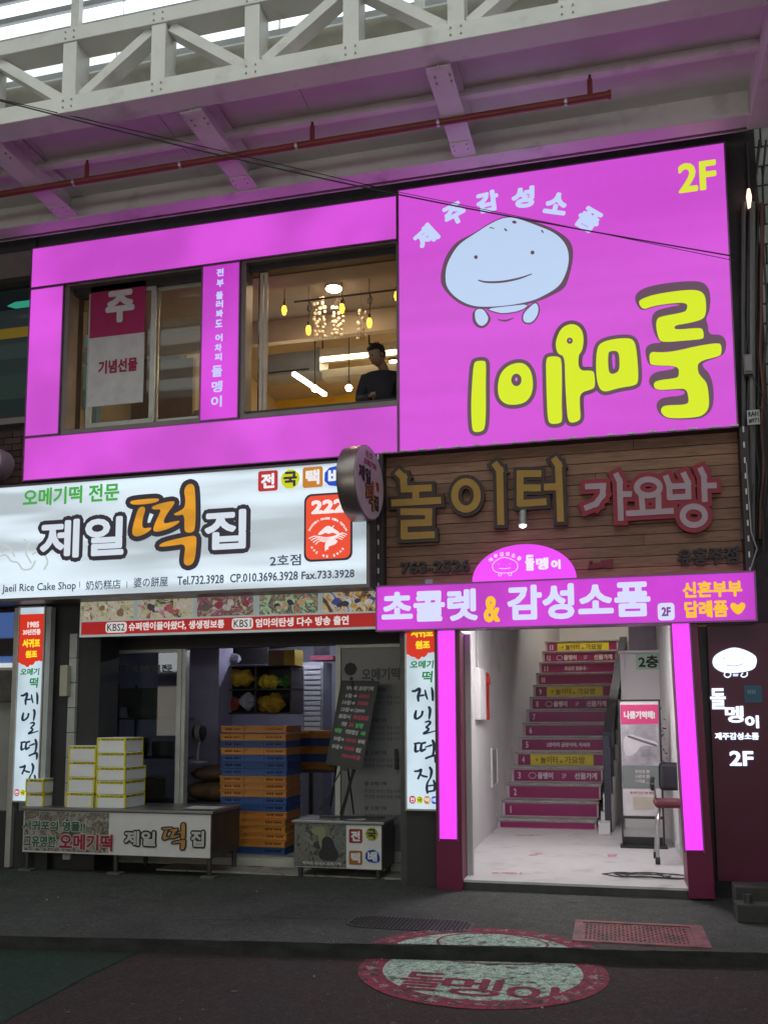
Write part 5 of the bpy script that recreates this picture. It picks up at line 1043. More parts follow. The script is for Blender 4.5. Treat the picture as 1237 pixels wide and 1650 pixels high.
T1, tx0, tx1 = steel_table('long low steel table with printed rice cake panel carrying white boxes', (37, 1340), (341, 1340), 0, az(341, 1384, T1Y), .66, T1Y, T1Z)
ya_ = T1Y-.004; z1 = T1Z-.034; z0 = az(341, 1383, T1Y)
bx('printed_panel', mat('white_table_panel', (.66, .65, .66), .5, var=.05), T1, tx0+.01, tx1-.01, T1Y-.004, T1Y-.001, z0, z1)
xm = ax(176, 1340, T1Y)
photo('printed_photo', [(.14, .12, .10), (.42, .40, .36), (.07, .06, .05), (.30, .27, .2)], T1, (tx0+.02, xm, z0+.015, z1-.005), ya_, 31, 20, .03, .07)
m_cw = mat('cream_halo_print', (.52, .50, .48), .6); m_gn = mat('deep_green_print', (.03, .12, .06), .6); m_rd = mat('crimson_print', (.30, .02, .04), .6); m_bl = mat('black_print', (.02, .02, .022), .6); m_og = mat('ochre_print', (.42, .22, .06), .6)
fT = planeY(ya_-.003)
def haloed(s, box, mi, par, b1, b2, fn=fT, sh_=0): text(s, fn, box, m_cw, par, bold=b1, lift=.004, shear=sh_, res=2, name='letter_outline'); e = b1-b2; text(s, fn, (box[0]+e, box[1]-e, box[2]+e, box[3]-e), mi, par, bold=b2, lift=.007, shear=sh_, res=2)
haloed('서귀포의 명물!!', tbox(38, 1320, 140, 1338, T1Y), m_gn, T1, .011, .004); haloed('그유명한', tbox(39, 1344, 93, 1365, T1Y), m_gn, T1, .011, .004); haloed('오메기떡', tbox(96, 1341, 184, 1370, T1Y), m_rd, T1, .014, .006)
for s, b in (('제일', (200, 1336, 254, 1364)), ('집', (307, 1336, 332, 1366))):
    t = tbox(*b, T1Y); text(s, fT, t, m_bl, T1, bold=.022, lift=.003, res=2, name='letter_outline'); text(s, fT, (t[0]+.014, t[1]-.014, t[2]+.014, t[3]-.014), mat('white_print', (.5, .5, .5), .6), T1, bold=.006, lift=.006, res=2)
t = tbox(262, 1325, 300, 1368, T1Y); tteok(fT, t, m_bl, m_og, T1, 22)
ob = bx('paper_sheet', mat('white_paper', (.6, .6, .6), .7), None, ax(294, 1300, .1), ax(347, 1300, .1), .12, .36, T1Z+.001, T1Z+.004); tag(ob, 'white paper sheet lying at the clear end of the long steel table', 'paper')
T2Y = .2; T2Z = az(560, 1323, T2Y)
T2, ux0, ux1 = steel_table('small steel table with courier tiles panel carrying the blackboard easel', (474, 1350), (616, 1350), 0, az(600, 1402, T2Y), .46, T2Y, T2Z)
bx('printed_panel', mat('white_table_panel', (.66, .65, .66), .5, var=.05), T2, ux0+.01, ux1-.01, T2Y-.004, T2Y-.001, az(600, 1401, T2Y), T2Z-.034)
xm2 = ax(558, 1350, T2Y)
photo('printed_photo', [(.05, .05, .055), (.12, .14, .14), (.18, .16, .13), (.03, .03, .03)], T2, (ux0+.012, xm2, az(600, 1400, T2Y), T2Z-.036), T2Y-.004, 41, 16, .03, .08)
zt_, zb_ = T2Z-.04, az(600, 1400, T2Y); xc = (xm2+ux0)/2
I = Ink(planeY(T2Y-.007), .003); I.poly([(xm2-.24, zt_-.14), (xm2-.2, zt_-.10), (xm2-.15, zt_-.11), (xm2-.12, zt_-.15), (xm2-.11, zt_-.2), (xm2-.07, zt_-.26), (xm2-.09, zb_+.06), (xm2-.25, zb_+.06), (xm2-.27, zt_-.26), (xm2-.23, zt_-.2)]); I.done('printed_figure', m_bl, T2)
I = Ink(planeY(T2Y-.007), .002); I.poly([(xm2-.28, zt_-.01), (xm2-.2, zt_-.01), (xm2-.2, zt_-.2), (xm2-.26, zt_-.22)], smooth=1); I.poly([(ux0+.17, zt_-.02), (ux0+.3, zt_-.02), (ux0+.3, zt_-.09), (ux0+.18, zt_-.09)], smooth=1); I.done('printed_highlight', mat('pale_olive_print', (.22, .24, .13), .6), T2)
text('택배로 보내는 오메기떡', planeY(T2Y-.007), (xm2-.42, xm2-.05, zb_+.02, zb_+.05), mat('white_print', (.5, .5, .5), .6), T2, bold=.001, lift=.006, res=1)
courier(T2, T2Y-.004, ((573, 1347, 12), (599, 1344, 12), (573, 1382, 12), (600, 1380, 12)), 0, .0053)
ob = bx('paper_sheet', mat('white_paper', (.6, .6, .6), .7), None, ax(548, 1312, .4), ax(590, 1312, .4), .32, .5, T2Z+.001, T2Z+.004); tag(ob, 'white paper sheet lying under the easel legs on the small table', 'paper')
# ------------------------------------------------------------------ white cake boxes
M_BOX = mat('white_card_box', (.82, .82, .84), .6, var=.05, rnd=.05); M_TAPE = mat('yellow_packing_tape', (.78, .68, .04), .45, var=.06)
m_tp = mat('tape_black_print', (.02, .02, .015), .5)
def cake_box(W, Dp, Hh):
    t = thing('cake_box', 'white cake box', 'box', 'white rice cake boxes stacked on the long steel table')
    bx('carton', M_BOX, t, 0, W, 0, Dp, 0, Hh-.002, .003); th = .026; e = .0025
    obj('tape', MB().box(-e, W+e, -e, Dp+e, Hh-th-.006, Hh-.006).box(-e*1.2, .016, -e*1.2, .016, 0.002, Hh-th-.007).box(W-.016, W+e*1.2, -e*1.2, .016, .002, Hh-th-.007).box(W-.016, W+e*1.2, Dp-.016, Dp+e, .002, Hh-th-.007).box(0, W, 0, Dp, Hh-.0018, Hh+.0002) if False else MB().box(-e, W+e, -e, Dp+e, Hh-th-.006, Hh-.006).box(-e*1.2, .014, -e*1.2, .014, 0.002, Hh-th-.0065).box(W-.014, W+e*1.2, -e*1.2, .014, .002, Hh-th-.0065).box(W-.014, W+e*1.2, Dp-.014, Dp+e, .002, Hh-th-.0065), M_TAPE, t)
    rb = random.Random(6); mb = MB()
    for face in range(2):
        L = W if face == 0 else Dp; u = .012
        while u < L-.02:
            wv = rb.choice([.008, .012, .016, .02])
            if rb.random() < .75:
                z0 = Hh-th-.002; z1_ = Hh-.010
                for zz_ in (z0, z0+.008): 
                    if rb.random() < .8: (mb.box(u, u+wv, -e-.001, -e-.0002, zz_, zz_+.0055) if face == 0 else mb.box(W+e+.0002, W+e+.001, u, u+wv, zz_, zz_+.0055))
                (mb.box(u, u+.003, -e-.0012, -e-.0002, z0, z1_) if face == 0 else mb.box(W+e+.0002, W+e+.0012, u, u+.003, z0, z1_))
            u += wv+.006
    obj('tape_print', mb, m_tp, t, kind='stuff'); return t
BXY = T1Y+.05
def stack(px0, px1, ys, dep, name, first=0):
    x0 = ax(px0, 1280, BXY); x1 = ax(px1, 1280, BXY); z = [az(px0, y, BXY) for y in ys]; z[0] = T1Z+.001; src = None
    for i in range(len(ys)-1):
        h = z[i+1]-z[i]; b = cake_box(x1-x0, dep, h) if src is None else copy_tree(src); src = src or b
        if src is not b: b.scale[2] = h/src['h'] if False else 1
        b.location = (x0+rw.uniform(-.006, .006), BXY+rw.uniform(-.008, .008), z[i] if False else z[0]+i*((z[-1]-z[0])/(len(ys)-1))); b.rotation_euler[2] = rw.uniform(-.02, .02)
        b['label'] = name % ('bottom' if i == 0 else 'topmost' if i == len(ys)-2 else ordn[i]+' from bottom')
def stack2(px0, px1, n, ybot, ytop, dep, name, z0=None):
    x0 = ax(px0, 1280, BXY); x1 = ax(px1, 1280, BXY); za = T1Z+.001 if z0 is None else z0; zb = az(px0, ytop, BXY); h = (zb-za)/n; src = None
    for i in range(n):
        if src is None: src = b = cake_box(x1-x0-.006, dep, h-.001)
        else: b = copy_tree(src)
        b.location = (x0+rw.uniform(-.006, .006), BXY+rw.uniform(-.008, .01), za+i*h); b.rotation_euler[2] = rw.uniform(-.03, .03)
        b['label'] = name % ('bottom' if i == 0 else 'topmost' if i == n-1 else ordn[i]+' from bottom')
    return zb
stack2(42, 71, 2, 0, 1254, .42, 'white taped cake box, %s of the low pair at the table end')
stack2(108, 152, 4, 0, 1201, .36, 'white taped cake box, %s in the middle stack of four')
zq = stack2(155, 202, 3, 0, 1235, .40, 'white taped cake box, %s of three wide ones right in the tall stack')
stack2(154, 200, 2, 0, 1188, .36, 'white taped cake box, %s of the narrow pair on the tall stack', zq)
# ------------------------------------------------------------------ blackboard easel
ez = thing('blackboard_easel', 'tilted blackboard with chalk prices on a black folding easel', 'blackboard'); YE = .42
tl_, tr_, br_, bl_ = at(552, 1098, Y=YE+.05), at(609, 1099, Y=YE+.05), at(582, 1240, Y=YE-.05), at(528, 1229, Y=YE-.05)
bc = [Vector(tl_), Vector(tr_), Vector(br_), Vector(bl_)]
def bil(u, v, h): 
    a = bc[0].lerp(bc[1], u); b = bc[3].lerp(bc[2], u); p = a.lerp(b, v); return (p.x, p.y-h, p.z)
def plate(u0, u1, v0, v1, h0, h1): return MB().add([bil(u, v, h) for h in (h0, h1) for u, v in ((u0, v0), (u1, v0), (u1, v1), (u0, v1))], [(0, 1, 2, 3), (7, 6, 5, 4), (0, 4, 5, 1), (1, 5, 6, 2), (2, 6, 7, 3), (3, 7, 4, 0)])
obj('board', plate(0, 1, 0, 1, 0, .012), mat('chalkboard', (.030, .033, .034), .5, var=.2), ez)
mb = MB(); [mb.add(q.v, q.f) for q in (plate(-.03, .03, -.01, 1.01, .0, .018), plate(.97, 1.03, -.01, 1.01, .0, .018), plate(.03, .97, -.012, .012, 0, .017), plate(.03, .97, .988, 1.012, 0, .017))]; obj('frame', mb, BLACK, ez)
mch = {'w': mat('chalk_white', (.42, .42, .42), .8), 'r': mat('chalk_red', (.45, .07, .12), .8), 'g': mat('chalk_green', (.12, .45, .15), .8)}
LN = [(.08, [('w', '약수터 오메기떡', .15, .92)]), (.17, [('w', '6알→', .16, .50), ('r', '6000', .55, .85)]), (.255, [('w', '10알→', .12, .48), ('r', '9000', .55, .85)]), (.34, [('w', '13알→12000', .12, .8)]), (.425, [('w', '포장시', .08, .42), ('r', '택배포장', .5, .95)]),
      (.515, [('w', '개당', .2, .36), ('r', '30', .42, .56), ('g', '알팥', .6, .84)]), (.60, [('g', '배달', .04, .25), ('w', '개당할인', .35, .72), ('g', '쑥', .8, .94)]), (.695, [('w', '30알→', .06, .36), ('r', '40000', .40, .72), ('w', '부터', .76, .96)]), (.79, [('w', '50알→', .05, .36), ('r', '60000', .40, .7), ('w', '원', .74, .9)]), (.88, [('r', '55000비용', .38, .92)])]
for v_, its in LN:
    for c, s, u0, u1 in its: text(s, lambda u, v, h: bil(u, 1-v, h+.012), (u0, u1, 1-v_-.028, 1-v_+.028), mch[c], ez, lift=.003, res=1, shear=.15, bold=.006)
pj_ = lambda x, y, Y: tuple(at(x, y, Y=Y))
obj('leg', MB().tube([pj_(568, 1098, .45), pj_(572, 1240, .42), pj_(548, 1312, .40)], .010, 8), BLACK, ez); 
obj('leg', MB().bar(pj_(574, 1225, .40), pj_(550, 1316, .32), .022), BLACK, ez); obj('leg', MB().bar(pj_(545, 1210, .44), pj_(533, 1300, .50), .014), BLACK, ez); obj('leg', MB().bar(pj_(560, 1235, .44), pj_(570, 1312, .50), .012), BLACK, ez); obj('leg', MB().bar(pj_(566, 1210, .44), pj_(515, 1306, .40), .012), BLACK, ez)
obj('foot', MB().bar((ax(515, 1306, .40), .40, T2Z+.012), (ax(592, 1304, .45), .45, T2Z+.012), .022, .018), BLACK, ez); obj('foot', MB().bar((ax(548, 1318, .32), .30, T2Z+.012), (ax(620, 1309, .48), .48, T2Z+.012), .022, .0175), BLACK, ez)
obj('clip', MB().tube([pj_(566, 1096, .45), pj_(566, 1091, .45)], .016, 8), BLACK, ez); obj('clip', MB().tube([pj_(600, 1097, .45), pj_(600, 1093, .45)], .012, 8), BLACK, ez)
obj('brace_plate', plate(.40, .62, 1.0, 1.05, -.01, .008), BLACK, ez)

# ================================================================== SECOND-FLOOR CONTENTS
def up(x, y, Y): return at(x, y, Y=Y)
M_BULB = mat('warm_bulb_glow', (.8, .6, .2), .3, emit=(255, 190, 60), es=2.6); m_cord = mat('dark_cord', (.05, .04, .04), .6)
for i, (x, y, yc, lb) in enumerate(((458, 500, 462, 'warm glowing pendant bulb nearest the left window jamb'), (497, 532, 454, 'warm glowing pendant bulb hanging lowest beside the shell strings'), (551, 497, 462, 'warm glowing pendant bulb in front of the second shell string'), (595, 520, 445, 'warm glowing pendant bulb above the person'), (639, 477, 446, 'warm glowing pendant bulb cut off by the big sign'))):
    t = thing('pendant_bulb', lb, 'lamp', 'pendant bulbs in the upper window'); Yb = 1.5; p = up(x, y, Yb); q = up(x+(3 if i == 1 else 1), yc, Yb)
    mb = MB(); [mb.ball((p.x, p.y, p.z+d), r_, 10, 6) for d, r_ in ((.03, .028), (0, .034), (-.035, .026))]; obj('bulb', mb, M_BULB, t, smooth=True)
    obj('cord', MB().tube([(p.x, p.y, p.z+.05), (p.x+.01, p.y, (p.z+q.z)/2), (p.x, p.y, min(q.z, 6.3)), (p.x, p.y, 6.485)], .005, 6), m_cord, t); obj('socket', MB().tube([(p.x, p.y, p.z+.05), (p.x, p.y, p.z+.10)], .016, 8), m_cord, t)
tk = thing('ceiling_track', 'thin dark lamp rail with hooks across the upper room ceiling', 'lamp rail')
p = up(430, 458, 1.5); q = up(640, 438, 1.5); bx('rail', m_cord, tk, -3.4, -1.25, 1.49, 1.51, 6.30, 6.315)
for x in (458, 498, 551, 595, 636): p = up(x, 470, 1.5); obj('hook', MB().tube([(p.x, 1.5, 6.3), (p.x+.03, 1.5, 6.24), (p.x+.02, 1.5, 6.17), (p.x-.02, 1.5, 6.19), (p.x-.01, 1.5, 6.25)], .006, 6), m_cord, tk)
M_SHELL = mat('cream_shell', (.80, .68, .55), .5, var=.2, rnd=.1)
for (xs_, y0, y1, lb) in (((508, 513, 521), 478, 545, 'string of cream shells hanging left in the upper window'), ((536, 543, 550), 490, 545, 'second string of cream shells hanging behind a glowing bulb'), ((577, 582, 586), 500, 550, 'sparse shell string hanging near the head of the person')):
    t = thing('shell_wind_chime', lb, 'wind chime', 'shell wind chimes in the upper window'); rs2 = random.Random(y0); top = up(xs_[1], y0-10, 1.75)
    for x in xs_:
        mb = MB(); yy = y0+rs2.uniform(0, 6)
        a = up(x, yy, 1.75); b = up(x, y1, 1.75); obj('cord', MB().tube([tuple(top), tuple(a), tuple(b)], .002, 4), m_cord, t)
        while yy < y1:
            p = up(x+rs2.uniform(-2.5, 2.5), yy, 1.75); mb.ball((p.x, 1.75+rs2.uniform(-.02, .02), p.z), rs2.uniform(.018, .028), 8, 5, (1, .4, 1)); yy += rs2.uniform(5, 9) if xs_[0] < 570 else rs2.uniform(9, 16)
        obj('shells', mb, M_SHELL, t, kind='stuff')
    obj('cord', MB().tube([tuple(top), (top.x, 1.75, 6.485)], .002, 4), m_cord, t)
dl = thing('bright_ceiling_lamp', 'bright flat ceiling lamp above the shell strings', 'ceiling light'); p = at(538, 465, Z=6.46); obj('diffuser', MB().tube([(p.x, p.y, 6.45), (p.x, p.y, 6.469)], .085, 24), mat('warm_lamp_glow', (.8, .8, .8), emit=(255, 222, 175), es=130), dl); obj('rim', MB().tube([(p.x, p.y, 6.458), (p.x, p.y, 6.4795)], .10, 24), WHITEP, dl)
ac = thing('air_conditioner', 'long grey box air conditioner hanging in the upper room', 'air conditioner'); YA = 3.0; a = up(430, 606, YA); b = up(510, 563, YA); bx('case', mat('grey_blue_metal', (.25, .27, .30), .5), ac, -4.4, b.x, YA, YA+.35, a.z, b.z, .01); bx('end_cap', mat('grey_blue_metal2', (.2, .21, .24), .4), ac, b.x+.001, b.x+.05, YA-.02, YA+.37, a.z-.02, b.z+.02, .006); bx('vent_slot', BLACK, ac, -4.3, b.x-.1, YA-.004, YA-.001, a.z+.03, a.z+.05)
for x in (-3.6, -2.95): obj('hanger', MB().tube([(x, YA+.2, b.z), (x, YA+.2, 6.86)], .012, 6), m_cord, ac)
ll = thing('linear_lamp', 'long glowing strip lamp running from the air conditioner past the head of the person', 'strip lamp'); p = up(523, 578, YA); bx('tube', mat('strip_glow', (.8, .8, .8), emit=(255, 232, 180), es=9), ll, b.x+.06, -1.21, YA-.03, YA+.03, p.z-.03, p.z+.01); bx('housing', mat('pale_duct', (.5, .45, .35), .5), ll, b.x+.06, -1.21, YA-.04, YA+.2, p.z+.012, p.z+.12); bx('lower_duct', mat('pale_duct2', (.38, .34, .28), .5), ll, b.x+.06, -1.21, YA+.05, YA+.3, p.z-.24, p.z-.13)
l2_ = thing('linear_lamp', 'sloping looking bright strip lamp low over the sill', 'strip lamp'); a = at(473, 602, Z=5.75); b = at(524, 636, Y=3.6); b2 = at(524, 636, Z=5.75)
obj('tube', MB().bar(a, b2, .05, .04), mat('strip_glow2', (.8, .8, .8), emit=(255, 246, 215), es=9), l2_)
for x, y, lb in ((507, 626, 'round bright spot bulb left of the second one above the sill'), (562, 625, 'round bright spot bulb beside the elbow of the person')):
    p = up(x, y, 2.4); t = thing('spot_bulb', lb, 'lamp', 'round spot bulbs above the window sill'); obj('bulb', MB().ball(tuple(p), .042, 12, 8), mat('spot_glow', (.8, .8, .8), emit=(255, 245, 225), es=25), t, smooth=True); obj('stem', MB().tube([(p.x, p.y, p.z+.04), (p.x, p.y, 6.86)], .008, 6), m_cord, t); obj('holder', MB().tube([(p.x, p.y, p.z+.035), (p.x, p.y, p.z+.09)], .02, 8), m_cord, t)
for k_, (xx, yy, zz_) in enumerate(((-3.0, 4.6, 6.80),)):  # unseen panel added behind the drop to brighten the back wall
    pl_ = thing('back_wall_fill', ('hidden ceiling panel added to brighten the yellow back wall of the upper room', 'hidden ceiling panel added to brighten the cream wall of the upper room')[k_], 'ceiling light'); bx('diffuser', mat('warm_fill_glow', (.8, .8, .8), emit=(255, 228, 180), es=40), pl_, xx, xx+.9, yy, yy+.5, zz_-.02, zz_); bx('frame', WHITEP, pl_, xx-.02, xx+.92, yy-.02, yy+.52, zz_+.001, zz_+.018)
# wall sheets at the back: warm shelf zone
bx('wall_shelf_board', mat('ochre_board', (.45, .28, .06), .6), B, -3.1, -1.21, 5.6, 5.88, 4.7, 4.75)
# ------------------------------------------------------------------ the person
PER = thing('person', 'person with short dark hair in a dark jacket looking down at the upper window', 'person')
hd = up(607, 572, .75); hx, hy, hz_ = hd.x, .75, hd.z
def skin(name, verts, edges, radii, m, parent, sub=2):
    me = bpy.data.meshes.new(name); me.from_pydata([Vector(v) for v in verts], edges, []); o = bpy.data.objects.new(name, me); COL.objects.link(o)
    sk_ = o.modifiers.new('s', 'SKIN'); lay = me.skin_vertices[0].data if me.skin_vertices else None
    if lay is None:
        bm = bmesh.new(); bm.from_mesh(me); bm.verts.layers.skin.verify(); bm.to_mesh(me); bm.free(); lay = me.skin_vertices[0].data
    for i, r_ in enumerate(radii): lay[i].radius = r_ if isinstance(r_, tuple) else (r_, r_)
    lay[0].use_root = True
    ss = o.modifiers.new('b', 'SUBSURF'); ss.levels = sub; ss.render_levels = sub
    dg = bpy.context.evaluated_depsgraph_get(); dg.update(); nm = bpy.data.meshes.new_from_object(o.evaluated_get(dg)); bpy.data.objects.remove(o)
    nm.materials.clear(); nm.materials.append(m)
    for p in nm.polygons: p.use_smooth = True
    oo = bpy.data.objects.new(name, nm); COL.objects.link(oo); oo.parent = parent; return oo
M_JK = mat('dark_jacket', (.022, .022, .032), .8, var=.3, scale=8, bump=.3); M_SK = mat('skin', (.34, .20, .14), .55, var=.05); M_HR = mat('black_hair', (.012, .010, .009), .6, var=.4, scale=30)
M_TR = mat('dark_trousers', (.02, .02, .024), .8)
sz = hz_-.23
V = [(hx+.05, hy, sz-.52), (hx+.05, hy, sz-.30), (hx+.05, hy, sz-.08), (hx+.03, hy, sz+.03),
     (hx-.12, hy-.01, sz-.04), (hx-.17, hy-.04, sz-.26), (hx-.07, hy-.24, sz-.34), (hx+.02, hy-.30, sz-.32),
     (hx+.22, hy+.0, sz-.04), (hx+.28, hy-.02, sz-.28), (hx+.16, hy-.22, sz-.36), (hx+.08, hy-.28, sz-.33)]
skin('jacket', V, [(0, 1), (1, 2), (2, 3), (2, 4), (4, 5), (5, 6), (6, 7), (2, 8), (8, 9), (9, 10), (10, 11)], [(.15, .10), (.145, .10), (.15, .095), (.07, .07), .085, .062, .048, .04, .085, .062, .048, .04], M_JK, PER)
V = [(hx+.05, hy, sz-.56), (hx-.03, hy, sz-.66), (hx-.04, hy-.03, sz-1.0), (hx-.04, hy+.02, 3.68), (hx+.13, hy, sz-.66), (hx+.14, hy-.03, sz-1.0), (hx+.14, hy+.02, 3.68)]
skin('trousers', V, [(0, 1), (1, 2), (2, 3), (0, 4), (4, 5), (5, 6)], [(.14, .11), .09, .065, .05, .09, .065, .05], M_TR, PER)
for s in (-.04, .14): obj('shoe', MB().ball((hx+s, hy-.04, 3.64), .05, 10, 6, (1, 2.2, .8)), BLACK, PER, smooth=True)
# head with face, ears; bowed and turned a little to the left
def head_mesh():
    mb = MB().ball((0, 0, 0), 1, 24, 18); out = []
    for x, y, z in mb.v:
        X, Y_, Z_ = x*.075, y*.095, z*.12
        if z < 0: X *= 1-.28*(-z)**1.4; Y_ *= 1-.12*(-z)
        if y < 0:
            if abs(x) < .22 and -.35 < z < .12: Y_ -= .020*(1-abs(x)/.22)*(1-abs(z+.2)/.36 if z < -.1 else max(0, (.12-z)/.3))
            if .02 < z < .2 and .2 < abs(x) < .6: Y_ += .008
            if -.62 < z < -.45 and abs(x) < .35: Y_ -= .005
        out.append((X, Y_, Z_))
    mb.v = out
    for s in (-1, 1): mb.ball((s*.076, .008, -.005), .02, 8, 6, (.4, .8, 1.3))
    mb.tube([(0, .02, -.07), (0, .035, -.15), (0, .04, -.20)], .05, 12); return mb
hdo = obj('head', head_mesh(), M_SK, PER, smooth=True); hdo.location = (hx, hy, hz_-.01); hdo.rotation_euler = (math.radians(24), 0, math.radians(-38))
for s in (-1, 1): e_ = obj('eye', MB().ball((s*.030, -.083, .010), .011, 8, 6, (1.3, .6, .7)), mat('eye_dark', (.02, .015, .012), .3), hdo, smooth=True)
obj('mouth', MB().ball((0, -.088, -.062), .02, 10, 5, (1.1, .35, .28)), mat('lips', (.26, .10, .09), .5), hdo, smooth=True)
mb = MB().ball((0, .012, .028), 1, 26, 16); rh = random.Random(8); mb.v = [((x)*(.083+.004*math.sin(9*z_/1+x*7)), .012+(y-.012)*.104, .03+(z_-.028)*.108) for x, y, z_ in mb.v]
mb.v = [(x, y+(.045 if (y < -.03 and z_ < .055) else 0), z_ if z_ > -.06 else -.06) for x, y, z_ in mb.v]
for i in range(160):
    t = rh.uniform(0, 6.28); f_ = rh.uniform(.15, 1.3); c = Vector((.082*math.sin(f_)*math.cos(t), .012+.10*math.sin(f_)*math.sin(t), .03+.105*math.cos(f_)))
    if c.y < -.05 and c.z < .05: continue
    d = Vector((rh.uniform(-.02, .02), -.02 if c.y < 0 else .01, rh.uniform(-.014, .012))); mb.add([c, c+d*.6+c*.07, c+d], [(0, 1, 2)])
obj('hair', mb, M_HR, hdo, smooth=False)
for s, c in ((0, (hx+.03, hy-.32, sz-.33)), (1, (hx+.07, hy-.30, sz-.335))):      # hands held together before the chest
    vs = [c, (c[0]+(.03 if s == 0 else -.03), c[1]-.035, c[2])]; ed_ = [(0, 1)]; ra = [.026, .024]
    for j in range(4):
        b = len(vs); ox = (-.02+j*.013); L = (.03, .036, .034, .026)[j]; vs += [(vs[1][0]+ox, vs[1][1]-.02, vs[1][2]+.004), (vs[1][0]+ox, vs[1][1]-.02-L, vs[1][2]-.010), (vs[1][0]+ox*.9, vs[1][1]-.02-L*1.3, vs[1][2]-.032)]; ed_ += [(1, b), (b, b+1), (b+1, b+2)]; ra += [.009, .008, .007]
    b = len(vs); vs += [(c[0]+(.03 if s == 0 else -.035), c[1]-.02, c[2]+.02), (c[0]+(.04 if s == 0 else -.045), c[1]-.05, c[2]+.026)]; ed_ += [(0, b), (b, b+1)]; ra += [.010, .008]
    skin('hand', vs, ed_, ra, M_SK, PER, 1)
# ================================================================== CANOPY OVER THE SHOP FRONTS
CNP = thing('arcade_canopy', 'white steel canopy frame with lattice truss and flat soffit above the signs', 'canopy')
ZF = 6.545; YFb = -.25; CXL, CXR = -9.5, ax(1207, 150, -.25)
def ibeam(par, a, b, w, h, name='beam', m=WHITEP):
    """a steel I section between a and b, given at the underside"""
    a = Vector(a); b = Vector(b); mb = MB(); up_ = Vector((0, 0, 1))
    for (ww, hh, dz) in ((w, .014, .007), (.014, h-.028, h/2), (w, .014, h-.007)): mb.bar(a+up_*dz, b+up_*dz, ww, hh)
    return obj(name, mb, m, par)
ibeam(CNP, (CXL, YFb, ZF), (CXR, YFb, ZF), .17, .30)
bx('fascia_plate', WHITEP, CNP, CXL, CXR, -.10, -.085, ZF+.016, ZF+.42)
YT0, YT1 = -1.72, -1.50; ZTR = 6.60
BW = .20
for i, X in enumerate((-5.35+.17, -3.24, -1.13)): ibeam(CNP, (X+.02, YFb-.09, ZF+.012), (X-.02, YT1, ZF+.012), BW, .24, 'cross_beam')
bx('end_beam', WHITEP, CNP, CXR-.02, CXR+.16, YT1, YFb+.1, ZF-.02, ZF+.30)
ZS = ZF+.27
xr_ = random.Random(12)
edges_x = [CXL]+[-9.0+1.32*i for i in range(7)]+[CXR]
for a, b in zip(edges_x, edges_x[1:]):
    for ya, yb in ((-1.5, -.86), (-.84, -.10)): bx('soffit_panel', SOFFIT, CNP, a+.004, b-.004, ya, yb, ZS+xr_.uniform(0, .004), ZS+.03)
for y, w_ in ((-.85, .06), (-1.42, .05)): bx('purlin', WHITEP, CNP, CXL, CXR, y-w_/2, y+w_/2, ZS-.07, ZS-.001)
# truss
c_h = .15
bx('bottom_chord', WHITEP, CNP, CXL, CXR+.16, YT0, YT1, ZTR-.02, ZTR+c_h-.02, .006)
TT0 = ZTR+.63
bx('top_chord', WHITEP, CNP, CXL, CXR+.16, YT0, YT1, TT0, TT0+.13, .006)
bays = .83; xv = ax(113, 110, -1.7)-bays*5; k = 0; vx = []
while xv < CXR+.1: vx.append(xv); xv += bays
for i, x in enumerate(vx):
    bx('upright', WHITEP, CNP, x-.065, x+.065, YT0+.01, YT1-.01, ZTR+c_h-.019, TT0-.001, .004)
    if i+1 < len(vx):
        x2 = vx[i+1]; zz0, zz1 = ZTR+c_h-.0, TT0-.01
        a, b = ((x+.09, zz1), (x2-.09, zz0)) if i % 2 == 0 else ((x+.09, zz0), (x2-.09, zz1))
        obj('diagonal', MB().bar((a[0], -1.61, a[1]), (b[0], -1.61, b[1]), .13, .085, up=(0, 0, 1)), WHITEP, CNP, .003)
mb = MB()
for i, x in enumerate(vx):
    for dz in (.03, .09):
        for dx in (-.04, .04): mb.tube([(x+dx, YT0, ZTR+dz), (x+dx, YT0-.008, ZTR+dz)], .008, 6); mb.tube([(x+dx, YT0, TT0+dz), (x+dx, YT0-.008, TT0+dz)], .008, 6)
for X in (-5.18, -3.24, -1.13):
    for y in (-.45, -.52, -1.40, -1.33):
        for dx in (-.06, .06): mb.tube([(X+dx, y, ZF+.012), (X+dx, y, ZF+.002)], .010, 6)
obj('bolts', mb, mat('bolt_grey', (.35, .34, .33), .5, .4), CNP, kind='stuff')
for X in (-5.18, -3.24, -1.13): bx('splice_plate', WHITEP, CNP, X-.09, X+.09, -.56, -.40, ZF+.004, ZF+.0115)
# red pipe below the beams
RP = thing('red_sprinkler_pipe', 'red sprinkler pipe with upright heads running under the canopy beams', 'pipe'); YPp = -.87; zp = 6.545-.025
pe = at(978, 153, Y=YPp); M_RP = mat('red_pipe_paint', (.28, .055, .05), .4, var=.12)
obj('pipe', MB().tube([(CXL, YPp, pe.z), (pe.x, YPp, pe.z)], .030, 14), M_RP, RP, smooth=True); obj('end_cap', MB().tube([(pe.x, YPp, pe.z), (pe.x+.03, YPp, pe.z)], .036, 14), M_RP, RP, smooth=True)
for x, y in ((140, 285), (503, 228), (950, 150)):
    p = at(x, y, Y=YPp); obj('riser_stub', MB().tube([(p.x, YPp, pe.z), (p.x, YPp, pe.z+.16)], .022, 10), M_RP, RP, smooth=True); obj('sprinkler_head', MB().tube([(p.x, YPp, pe.z+.161), (p.x, YPp, pe.z+.20)], .012, 8), DARKST, RP)
for x, y in ((120, 294), (291, 269), (478, 241), (706, 198), (911, 165)):
    p = at(x, y, Y=YPp); obj('clamp', MB().tube([(p.x-.012, YPp, pe.z), (p.x+.012, YPp, pe.z)], .036, 14), mat('bright_clamp', (.6, .6, .62), .3, .8), RP)
